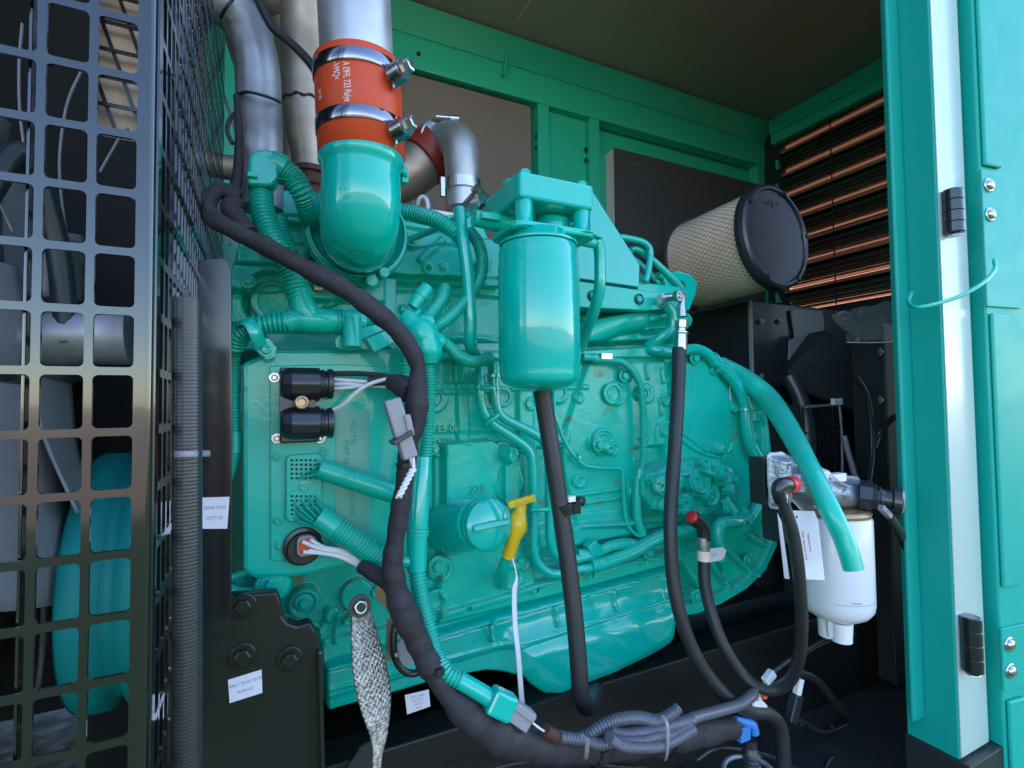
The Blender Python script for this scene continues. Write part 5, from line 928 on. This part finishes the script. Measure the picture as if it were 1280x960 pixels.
# ------------------------------------------------------------------ ground strap
b = MB(); n_u, n_v = 120, 420
path = [(450, 752, .668, 10), (452, 770, .665, 12), (456, 800, .655, 17), (463, 840, .645, 21), (470, 880, .635, 19), (474, 920, .625, 10), (471, 952, .62, 5), (469, 1010, .61, 5)]
q = cr([(*P(p[0], p[1], p[2]), p[3]*mpp(P(*p[:3]))) for p in path], 150); vs = []
for i, a in enumerate(q):
    c = Vector(a[:3]); wd = a[3]; s_ = i/len(q)*.36
    for j in range(n_u+1):
        u = j/n_u*2-1; x_ = u*.5; f = 1/.0032
        d1 = math.sin((s_*f*2+u*19)); d2 = math.sin((s_*f*2-u*19)); h = .0007*max(d1, d2)+.0004*math.sin((s_*2600+u*40)); h += .0025*math.sqrt(max(0, 1-u*u))
        vs.append(c+Vector((.97*u*wd, .24*u*wd-h, 0)))
fs = [(i*(n_u+1)+j, i*(n_u+1)+j+1, (i+1)*(n_u+1)+j+1, (i+1)*(n_u+1)+j) for i in range(len(q)-1) for j in range(n_u)]
b.add(vs, fs, True); gs = thing('ground_strap', P(470, 850, .64), 'flat braided silver earth strap bolted to the engine and hanging down', 'strap'); obj('braid', b, 'braid', gs, solid=.003)
b = MB(); c = P(450, 757, .658); lathe(b, [(0, .0135), (.003, .0135)], c, (0, -1, .1), 28, False); obj('washer', b, 'plastic', gs)
b = MB(); lathe(b, [(0, .009), (.001, .0095), (.006, .0085), (.007, .0055), (.005, .005)], c+Vector((0, -.0032, 0)), (0, -1, .1), 24); obj('bolt', b, 'zinc', gs)
b = MB(); lathe(b, [(0, .0045), (.0015, .0045)], c+Vector((0, -.0095, .001)), (0, -1, .1), 16); obj('bolt_core', b, 'dark', gs)
# brass plate and dial by the harness
bp_ = thing('brass_tab', P(490, 800, .70), 'bent brass coloured tab behind the taped harness', 'tab')
b = MB(); pslab(b, [(469, 737), (480, 726), (492, 745), (492, 772), (470, 748)], .70, .003); pslab(b, [(484, 773), (496, 771), (492, 826), (482, 826)], .69, .003); pslab(b, [(515, 735), (522, 745), (524, 765), (518, 760)], .70, .003); obj('plate', b, 'brass', bp_, bevel=.0008)
dg_ = thing('toothed_dial', P(506, 815, .67), 'small grey toothed dial in a black frame half hidden by the harness', 'dial')
vs = []; 
for i in range(72):
    a = 2*math.pi*i/72; r_ = (19.5 if i % 3 else 17.8)*mpp(P(512, 812, .67)); vs.append((P(512, 812, .67).x+r_*math.cos(a), P(512, 812, .67).z+r_*math.sin(a)))
b = MB(); slab(b, vs, .668, .672); obj('wheel', b, 'silverpaint', dg_)
b = MB(); pipe(b, [(494, 780, .672), (492, 800, .67), (494, 822, .67), (504, 838, .67), (518, 842, .668), (532, 834, .66)], 4.5, 12); obj('frame', b, 'plastic', dg_)
b = MB()
for px, py in ((495, 786), (495, 818)): lathe(b, [(0, .0035), (.003, .0035), (.004, .002)], P(px, py, .662), (0, -1, 0), 14)
obj('screw', b, 'zinc', dg_)
# ------------------------------------------------------------------ bundle of grey convoluted sleeving on the floor harness
bd = thing('conduit_bundle', P(790, 915, .56), 'bundle of grey ribbed cable sleeving cable-tied on the floor harness', 'conduit')
for q in ([(685, 914, .56, 6), (705, 922, .557, 6), (728, 922, .555, 7), (752, 908, .552, 7.5), (775, 899, .55, 7.5), (800, 897, .55, 7.5), (822, 901, .55, 7.5), (840, 892, .55, 7), (848, 885, .55, 7)],
          [(762, 914, .545), (780, 918, .543), (800, 916, .543), (822, 912, .545), (845, 905, .55), (865, 900, .555)],
          [(760, 918, .538), (775, 926, .536), (800, 926, .536), (822, 920, .54), (842, 918, .545), (862, 906, .55)],
          [(762, 922, .53), (780, 932, .53), (805, 934, .53), (825, 932, .535), (845, 924, .54), (866, 912, .545)],
          [(700, 921, .552), (730, 925, .548), (750, 930, .545), (775, 926, .54)]):
    b = MB(); corr(b, q, 6.8, .0044, .2, 18); obj('ribbed_sleeve', b, 'loom', bd)
b = MB(); pipe(b, [(682, 912, .556), (690, 918, .556), (702, 922, .556)], 7.5, 18); obj('end_cap', b, 'rust', bd)
b = MB(); pipe(b, [(800, 930, .58), (860, 900, .58), (900, 888, .59), (925, 880, .60), (943, 866, .61)], 6.5, 16); obj('plain_sleeve', b, 'loom', bd)
for px in (731, 832):
    b = MB(); q = [P(px-4, 895 if px > 800 else 918, .535), P(px+2, 905 if px > 800 else 924, .525), P(px+3, 925, .525), P(px+2, 942, .535), P(px, 950, .56)]; pth = [Vector(a) for a in cr([tuple(v) for v in q], 6)]; sweep(b, pth, [.0028]*len(pth), 8, flat=.35, side=(1, 0, 0)); obj('cable_tie', b, 'grey', bd)
# ------------------------------------------------------------------ floor odds and ends on the right
FZ = FL+.004
for px, py, s_, mt in ((745, 900, .006, 'paper'), (905, 852, .005, 'slatline'), (930, 835, .004, 'paper'), (1002, 905, .006, 'slatline'), (1022, 880, .008, 'yellowpaper'), (1040, 908, .006, 'slatline'), (880, 838, .004, 'paper'), (706, 905, .004, 'paper'), (820, 866, .005, 'slatline')):
    p = PZ(px, py, FZ)
    if p.y < 1.3:
        b = MB(); box(b, p, (s_*1.8, s_*.6, .002), (Vector((.8, .6, 0)), Vector((-.6, .8, 0)), Vector((0, 0, 1)))); obj('litter_scrap', b, mt, None, label='tiny pale scrap lying on the dark enclosure floor', cat='scrap', group='scraps of litter on the dark floor')
def simple(name, pts, r, mt, lab, cat='cable', n=12): b = MB(); pipe(b, pts, r, n); return obj(name, b, mt, None, label=lab, cat=cat)
sv = thing('drain_valve', P(940, 930, .62), 'small blue handled valve with a black ringed body on the floor', 'valve')
b = MB(); pipe(b, [(920, 898, .62, 3), (930, 902, .618, 5), (940, 906, .616, 6), (943, 916, .616, 6)], 5, 12); boxmm(b, P(926, 912, .61), P(932, 920, .62)); obj('lever', b, 'blue', sv)
b = MB(); lathe(b, [(0, .014), (.004, .016), (.008, .013), (.012, .016), (.016, .013), (.02, .016), (.024, .013), (.032, .010), (.045, .010)], P(939, 958, .62), (0, 0, 1), 24, False); obj('body', b, 'ribrubber', sv)
b = MB(); ring = [P(936, 985, .60)+Vector((math.cos(a)*.040, math.sin(a)*.035, .026)) for a in np.linspace(0, 2*math.pi, 40)]; sweep(b, ring, [.004]*40, 10); obj('ring', b, 'alu', sv)
b = MB(); along(b, (943, 862, .61), (950, 873, .61), .010, .01); pslab(b, [(938, 888), (944, 878), (952, 874), (960, 882), (960, 893), (938, 892)], .615, .01); v_ = obj('plug_clip', b, 'whitep', None, bevel=.002, label='white plastic clip plug beside the blue lever', cat='clip')
b = MB(); lathe(b, [(0, .0055), (.006, .005)], P(953, 869, .605), (0, -1, .2), 14); obj('clip_button', b, 'orange', v_)
b = MB(); along(b, (956, 853, .60), (966, 840, .60), .014, .012); obj('cable_marker', b, 'whitep', None, bevel=.002, label='short white marker sleeve on the thin floor cable', cat='marker')
simple('floor_cable', [(966, 840, .60), (985, 826, .62), (1005, 814, .65), (1030, 800, .70), (1048, 795, .74)], 2.8, 'rubber', 'thin grey cable rising from the white marker sleeve towards the white filter')
b = MB(); along(b, (996, 868, .62), (1000, 848, .62), .012, .010); wc = obj('cable_end', b, 'whitep', None, bevel=.001, label='white ended black plug lying near the looping hose', cat='plug')
b = MB(); along(b, (988, 902, .62), (996, 868, .62), .020, .016); obj('plug_body', b, 'plastic', wc, bevel=.002)
simple('floor_cable', [(560, 990, .70), (620, 960, .72), (700, 950, .74), (800, 960, .76), (900, 950, .8)], 2.2, 'rubber', 'thin black cable lying along the floor below the taped harness')
for q_, r__, l__ in (([(1060, 812, .80), (1085, 840, .82), (1110, 870, .84), (1150, 880, .86)], 3, 'thin cable crossing the floor behind the trailing black hose'), ([(1000, 900, .66), (1030, 915, .68), (1060, 905, .70), (1090, 890, .74), (1120, 905, .76)], 2.2, 'thin wavy cable on the floor at the lower right'), ([(870, 950, .66), (900, 935, .66), (960, 945, .66), (1010, 970, .66)], 3, 'black cable sagging under the blue handled valve')):
    simple('loose_cable', q_, r__, 'ribrubber', l__)
simple('floor_hose', [(990, 838, .66), (1020, 850, .68), (1050, 885, .70), (1078, 915, .74), (1100, 938, .78), (1120, 950, .8)], 5, 'rubber', 'thin black hose trailing over the dark floor to the lower right', 'hose')
simple('floor_cable', [(1028, 990, .62), (1034, 955, .64), (1050, 942, .66), (1075, 938, .68), (1100, 936, .7)], 2.6, 'ribrubber', 'thin grey cable curling at the bottom edge')
simple('drain_tube', [(1000, 820, .68), (1040, 800, .72), (1090, 788, .80), (1150, 770, .9)], 2.4, 'rubber', 'thin dark tube running along the floor behind the white filter')
b = MB(); pslab(b, [(434, 960), (450, 935), (468, 925), (470, 1000), (430, 1000)], .70, .004); obj('wire_loom_end', b, 'ribrubber', None, label='bluish fan of loose wires at the bottom beside the earth strap', cat='wires')
b = MB(); 
pA = PZ(1063, 828, FL+.01)
pslab(b, [(1056, 808), (1070, 798), (1093, 799), (1094, 829), (1058, 816)], .95, .004); obj('cardboard_piece', b, 'card', None, label='brown cardboard triangle on the floor behind the white filter', cat='cardboard')
# stickers low on the end wall
b = MB(); pslab(b, [(1119, 765), (1124, 764), (1125, 786), (1120, 785)], .84, .001); y_ = obj('warning_label', b, 'yellowpaper', None, label='small yellow and grey warning label on the dark panel', cat='label')
b = MB(); pslab(b, [(1124.5, 765), (1130, 766), (1131, 787), (1125.5, 786)], .839, .001); obj('picture', b, 'silverpaint', y_)
b = MB(); pslab(b, [(1142, 764), (1148, 765), (1152, 848), (1146, 846)], .62, .001); y_ = obj('warning_label', b, 'bluepaper', None, label='tall blue and yellow warning label half hidden behind the door post', cat='label')
b = MB(); pslab(b, [(1148, 764), (1160, 766), (1164, 850), (1152, 848)], .619, .001); obj('picture', b, 'yellowpaper', y_)
# ------------------------------------------------------------------ white spin-on filter with metal head
wf = thing('white_filter', P(1045, 770, .53), 'white spin-on fuel filter hanging from a cast metal head by the door post', 'filter')
WY = .53; c0 = P(1046, 770, WY); kk = mpp(P(1046, 700, WY)); Hh = P(1046, 642, WY).z-c0.z; r_ = 41*kk; c0.y = WY
b = MB(); lathe(b, [(-.004, r_*.3), (0, r_*.60), (.008, r_*.84), (.018, r_*.97), (.028, r_), (Hh-.004, r_), (Hh, r_*.96)], c0, (0, 0, 1), 56); obj('canister', b, 'white', wf)
b = MB(); lathe(b, [(Hh+.0005, r_*.93), (Hh+.004, r_*.98), (Hh+.007, r_*.98), (Hh+.010, r_*.86)], c0, (0, 0, 1), 56); obj('rim', b, 'brass', wf)
b = MB(); 
for a in range(3): lathe(b, [(-.034, .015), (-.004, .016)], c0+Vector((.012*math.cos(a*2.1), .012*math.sin(a*2.1), 0)), (0, 0, 1), 18)
lathe(b, [(-.030, .022), (-.004, .024)], c0, (0, 0, 1), 8, False); obj('drain_knob', b, 'whitep', wf, bevel=.001)
b = MB(); a_ = rad(-118)
for i in range(24):
    aa = a_+rad(i*3.2-32); aa2 = a_+rad((i+1)*3.2-32); z_ = c0.z+.036
    b.add([(c0.x+math.cos(t)*(r_+.0004), c0.y+math.sin(t)*(r_+.0004), zz_) for t, zz_ in ((aa, z_), (aa2, z_), (aa2, z_+.0012), (aa, z_+.0012))], [(0, 1, 2, 3)])
obj('printed_line', b, 'ink', wf)
b = MB(); text(b, 'Water', .006, (c0.x+math.cos(a_)*(r_+.0012), c0.y+math.sin(a_)*(r_+.0012), c0.z+.041), (-math.sin(a_), math.cos(a_), 0), (0, 0, 1), .0001); obj('printing', b, 'ink', wf)
R = Relief(.525, [(974, 574), (986, 573), (1000, 580), (1010, 576), (1028, 584), (1044, 600), (1082, 604), (1088, 618), (1084, 640), (1060, 640), (1020, 640), (1003, 622), (990, 618), (988, 632), (976, 630)], .0012, back=.014, edge=.006)
R.line([(1000, 612), (1085, 622)], 34, .022, 5, rnd=True); R.disc(1000, 598, 12, .006, 5, dome=.006); R.poly([(974, 575), (985, 575), (987, 632), (976, 628)], .006, 4); R.disc(981, 583, 3, -.01, 2); R.disc(994, 583, 8, -.012, 4); R.line([(1025, 590), (1040, 602)], 10, .012, 4); R.disc(1006, 606, 7, .010, 3)
for x, y in ((1040, 615), (1060, 622), (1072, 612)): R.disc(x, y, 6, .004, 4)
obj('cast_head', R.build(.0010), 'alu', wf)
b = MB(); lathe(b, [(0, .010), (.014, .010), (.015, .007)], P(1026, 598, .52), (0, -.3, 1), 16); boxmm(b, P(1036, 594, .515), P(1047, 600, .53)); obj('bleed_screw', b, 'whitep', wf, bevel=.001)
b = MB(); c = P(1078, 620, .505); d = P(1118, 626, .470)-c; lathe(b, [(-.005, .026), (.012, .026), (.013, .022), (.016, .023), (.018, .019), (.022, .020), (.024, .017)], c, d, 8, False); lathe(b, [(.022, .017), (.030, .015), (.038, .015), (.040, .021), (.050, .022), (.052, .019)], c, d, 28, False); ph = obj('primer_knob', b, 'plastic', wf)
b = MB(); lathe(b, [(.0521, .018), (.0535, .017), (.0538, .008)], c, d, 28); obj('knob_cap', b, 'grey', ph)
b = MB(); along(b, (1101, 634, .47), (1112, 645, .47), .009, .009); obj('tube_nipple', b, 'alu', wf, bevel=.001)
simple('sensor_lead', [(1112, 645, .475), (1126, 668, .5), (1136, 700, .54), (1140, 740, .6)], 5, 'rubber', 'black lead dropping from the primer knob of the white filter')
b = MB(); pslab(b, [(955, 572), (976, 572), (977, 626), (957, 632)], .56, .03); boxmm(b, P(978, 626, .56), P(1022, 660, .60)); obj('filter_mount', b, 'black', wf, bevel=.002)
tg = thing('hanging_tag', P(1000, 725, .545), 'white paper tag with red print hanging behind the looping fuel hose', 'tag')
b = MB(); TY = .4975; pslab(b, [(986, 638), (1018, 639), (1023, 652), (1031, 725), (1001, 724)], TY, .0008); pslab(b, [(972, 641), (977, 652), (987, 724), (981, 723)], TY+.001, .0008); obj('paper', b, 'paper', tg)
b = MB(); u = (P(1006, 700, TY)-P(1000, 660, TY)).normalized(); nrm = Vector((0, -1, 0)); v = nrm.cross(u)*1
for s, px, py in (('Replace the', 1012, 678), ('filter element here', 1006, 682), ): text(b, s, .0058, P(px, py, TY-.0006), u, -u.cross(Vector((0, -1, 0)))*1, .0001)
obj('red_print', b, 'redink', tg)
b = MB(); lathe(b, [(0, .0018), (.0004, .0018)], P(996, 646, TY-.0004), (0, -1, 0), 12); obj('punched_hole', b, 'dark', tg)
# ------------------------------------------------------------------ air filter
af = thing('air_filter', (1.03, .9, P(972, 340, .77).z), 'big round air filter, cream pleats under wire mesh, flat black end cap', 'air filter')
AYF = .77; ca = P(969, 296, AYF); Rf = 66*mpp(ca); ca2 = ca+Vector((-.015, .225, -.012)); ad_ = (ca2-ca).normalized(); Lf = (ca2-ca).length
xa, ya, za_ = basis(ad_)
def cyl(t, a, r): return ca+ad_*t+(xa*math.cos(a)+ya*math.sin(a))*r
b = MB(); nP = 150; vs = []; ts = [0.015, .07, .13, Lf-.005]
for t_ in ts:
    for k in range(nP*4): a = 2*math.pi*k/(nP*4); vs.append(cyl(t_, a, Rf*(.93+.022*math.cos(a*nP))))
N4 = nP*4; b.add(vs, [(i*N4+k, i*N4+(k+1) % N4, (i+1)*N4+(k+1) % N4, (i+1)*N4+k) for i in range(3) for k in range(N4)], True); obj('pleated_paper', b, 'cream', af)
b = MB(); nw = 64
for sgn in (-1, 1):
    for k in range(nw):
        a0 = 2*math.pi*k/nw; pth = [cyl(.014+(Lf-.02)*i/14, a0+sgn*i/14*1.15, Rf*.962) for i in range(15)]; sweep(b, pth, [.0004]*15, 4, False)
obj('wire_mesh', b, 'wire', af)
b = MB(); lathe(b, [(-.004, Rf*.80), (-.004, Rf*.88), (-.008, Rf*.90), (-.008, Rf*.95), (-.004, Rf*1.0), (.004, Rf*1.02), (.016, Rf*1.02), (.018, Rf*.95)], ca, ad_, 72, False)
lathe(b, [(-.0045, Rf*.78), (-.005, Rf*.3)], ca, ad_, 72, True); cpn = obj('end_cap', b, 'plastic', af)
b = MB(); 
for a in (0.6, 1.9, 3.0, 4.1, 5.2): c_ = cyl(-.009, a, Rf*.93); box(b, c_, (.010, .004, .008))
obj('cap_tab', b, 'plastic', cpn)
b = MB(); vs_, fs_ = textmesh('AF 26', .016, .0002); nx = Vector((1, 0, 0)); b.add([ca-ad_*.0062+nx*(v_[0]-.01)+Vector((0, 0, 1))*(v_[1]+Rf*.62)-ad_*v_[2] for v_ in vs_], fs_); obj('cap_print', b, 'rubber', cpn)
b = MB(); lathe(b, [(Lf-.008, Rf*.9), (Lf-.006, Rf*1.0), (Lf+.014, Rf*.98), (Lf+.024, Rf*.80), (Lf+.03, Rf*.6)], ca, ad_, 64, False); obj('rear_ring', b, 'rubber', af)
b = MB(); pp = [ca2+ad_*.02, ca2+ad_*.07+Vector((-.01, 0, 0)), ca2+ad_*.14+Vector((-.05, 0, -.005)), ca2+ad_*.20+Vector((-.13, 0, -.01)), ca2+ad_*.22+Vector((-.25, 0, -.02))]
pth = [Vector(a) for a in cr([tuple(v) for v in pp], 10)]; sweep(b, pth, [Rf*.56*(1+(.05 if i % 8 < 2 else 0)) for i in range(len(pth))], 32); obj('intake_duct', b, 'rubber', af)
# ------------------------------------------------------------------ dark boxes behind
gb_ = thing('generator_control_box', P(940, 560, .93), 'dark steel alternator terminal box with folded cover behind the flywheel housing', 'box')
X0 = 1.15; ztp = P(940, 376, .93).z; zbt = FL+.1
b = MB(); boxmm(b, (X0, .93, zbt), (X0+.45, 1.40, ztp)); obj('box_body', b, 'black', gb_, bevel=.003)
b = MB(); boxmm(b, (X0-.003, .926, P(940, 485, .926).z), (X0+.004, .934, ztp-.001)); obj('edge_trim', b, 'silverpaint', gb_)
b = MB(); slab(b, [(P(x, y, .92).x, P(x, y, .92).z) for x, y in ((990, 388), (996, 386), (1028, 389), (1030, 400), (1030, 412), (1000, 440), (992, 450), (986, 462), (988, 425), (995, 422))], .92, .926); obj('cover_plate', b, 'silverpaint', gb_, bevel=.001)
b = MB(); lathe(b, [(0, .006), (.003, .006)], P(1001, 442, .919), (0, -1, 0), 14); lathe(b, [(0, .003), (.002, .003)], P(905, 405, 1.0), (-1, 0, 0), 10); obj('screw', b, 'dark', gb_)
b = MB(); q = [P(1032, 412, .86), P(1082, 438, .80), P(1095, 475, .78), P(1090, 520, .80), P(1060, 512, .83), P(1010, 492, .87), P(986, 482, .89), P(986, 462, .89)]; n = len(q); b.add(list(q)+[v+Vector((.02, .06, 0)) for v in q], [tuple(range(n)), tuple(range(2*n-1, n-1, -1))]+[(i, (i+1) % n, (i+1) % n+n, i+n) for i in range(n)]); obj('cable_duct', b, 'dark', None, bevel=.003, label='matt black angled cable duct right of the grey cover plate', cat='duct')
b = MB(); boxmm(b, (1.36, .72, FL+.01), (1.95, .80, P(1085, 402, .72).z)); sb = obj('switch_cabinet', b, 'dark', None, bevel=.003, label='dark cabinet at the right end behind clear plastic film', cat='cabinet')
b = MB(); pA, pB = P(1082, 404, .69), P(1140, 426, .60); nU, nV = 14, 10; vs = []
qa = [P(1040, 392, .82), P(1135, 372, .66), P(1140, 424, .62), P(1062, 428, .78)]
for i in range(nU+1):
    for j in range(nV+1):
        u_, v_ = i/nU, j/nV; p = (qa[0]*(1-u_)+qa[1]*u_)*(1-v_)+(qa[3]*(1-u_)+qa[2]*u_)*v_; vs.append(p+Vector((rng.normal()*.003, rng.normal()*.006, rng.normal()*.003)))
b.add(vs, [(i*(nV+1)+j, (i+1)*(nV+1)+j, (i+1)*(nV+1)+j+1, i*(nV+1)+j+1) for i in range(nU) for j in range(nV)], False); b.open = True; obj('plastic_film', b, 'film', None, label='crumpled clear plastic film hanging in front of the dark cabinet', cat='film')
b = MB(); boxmm(b, P(1062, 427, .775), P(1142, 425.5, .7755)) if False else pipe(b, [(1060, 428, .78), (1100, 428, .70), (1142, 424, .62)], .7, 6); obj('film_edge', b, 'whitep', None, label='pale folded edge line of the clear plastic film', cat='film edge')
# alternator vent grille and cable behind the drain hose
ag = thing('vent_grille', P(1030, 600, .80), 'black slotted vent guard of the alternator behind the drain hose', 'grille')
b = MB(); g0 = P(1004, 508, .82); g1 = P(1052, 605, .82)
for i in range(11): x_ = g0.x+(g1.x-g0.x)*i/10; boxmm(b, (x_-.0022, .818, g1.z-.05), (x_+.0022, .822, g0.z))
for py in (508, 540, 572): z_ = P(1025, py, .82).z; boxmm(b, (g0.x, .814, z_-.002), (g1.x, .818, z_+.002))
obj('slots', b, 'black_gloss', ag)
b = MB(); boxmm(b, (g0.x-.01, .83, FL+.05), (g1.x+.02, .88, g0.z+.005)); obj('housing', b, 'dark', ag)
b = MB(); pipe(b, [(1006, 509, .81), (1030, 507, .81), (1049, 506, .81)], 1.8, 8); pipe(b, [(1049, 506, .81), (1052, 540, .81), (1053, 590, .81)], 1.8, 8); obj('frame_rod', b, 'steel_dull', ag)
b = MB(); boxmm(b, P(1043, 498, .80), P(1049, 506, .81)); obj('white_clip', b, 'whitep', ag, bevel=.001)
for q_, r__, l__ in (([(1092, 560, .70), (1100, 540, .70), (1120, 520, .66), (1145, 515, .6)], 3.5, 'short thin cable curving to the edge of the door post'), ([(1070, 470, .70), (1085, 500, .70), (1090, 560, .70), (1085, 610, .68)], 3, 'long thin upright cable in the dark gap above the primer knob')):
    simple('rear_cable', q_, r__, 'ribrubber', l__)
for px, py, yy in ((900, 388, 1.05), (952, 402, .925), (975, 402, .925), (952, 470, .925), (1100, 440, .715), (1100, 500, .715), (1058, 700, .93)):
    b = MB(); bolt(b, P(px, py, yy), (0, -1, 0) if px > 930 else (-1, 0, 0), .005, .005); obj('panel_bolt', b, 'steel_dull', gb_)
simple('ribbed_cable', [(986, 470, .86), (1000, 500, .84), (1008, 540, .83), (1008, 600, .82)], 10, 'ribrubber', 'broad black cable curving down left of the vent guard')
simple('flat_strap', [(1055, 545, .79), (1060, 565, .78), (1066, 585, .77), (1070, 602, .76)], 3.5, 'grey', 'pale grey strap slanting down beside the vent guard', 'strap')
b = MB(); boxmm(b, P(957, 525, .86), P(990, 560, .95)); boxmm(b, P(962, 562, .86), P(984, 572, .93)); obj('starter_bracket', b, 'black', None, bevel=.003, label='small dark bracket between flywheel housing and drain hose', cat='bracket')
b = MB(); lathe(b, [(0, .26), (.02, .28), (.25, .28)], P(985, 640, 1.1)-Vector((.05, 0, 0)), (1, 0, 0), 48); obj('alternator', b, 'dark', None, label='dark round alternator in the shade beyond the flywheel housing', cat='alternator')
b = MB(); vs_, fs_ = textmesh('C04M70 0', .014, .0003); p = P(960, 766, .86); b.add([p+Vector((1, 0, .1))*v_[0]+Vector((0, 0, 1))*v_[1] for v_ in vs_], fs_); obj('cast_marking', b, 'rubber', None, label='faint raised lettering on the dark part below the flywheel housing', cat='lettering')
b = MB(); boxmm(b, (P(850, 760, .90).x, .88, FL+.005), (P(1000, 760, .90).x, 1.1, P(900, 760, .88).z)); obj('alternator_mount', b, 'dark', None, bevel=.004, label='dark mounting block in the shadow under the flywheel housing', cat='mount')

# ------------------------------------------------------------------ groups of look-alikes
for key, grp in (('paper_label', 'paper labels stuck on the black metal'), ('black_connector', 'black connectors on the control unit'), ('coolant_line', 'paired teal tubes on the block'), ('lower_tube', 'teal tubes along the lower block'),
                 ('injection_line', 'injection lines beside the intake cover'), ('ribbed_conduit', 'ribbed teal conduits'), ('warning_label', 'warning labels at the right end'), ('wire_boot', 'teal sleeves on the pin block'), ('floor_cable', 'thin cables on the floor')):
    for o in bpy.data.objects:
        if o.parent is None and o.name.split('.')[0] == key: o['group'] = grp
for o in bpy.data.objects:
    if o.parent is None and 'label' in o and len(o['label'].split()) > 16: print('LONG LABEL', o.name, len(o['label'].split()))
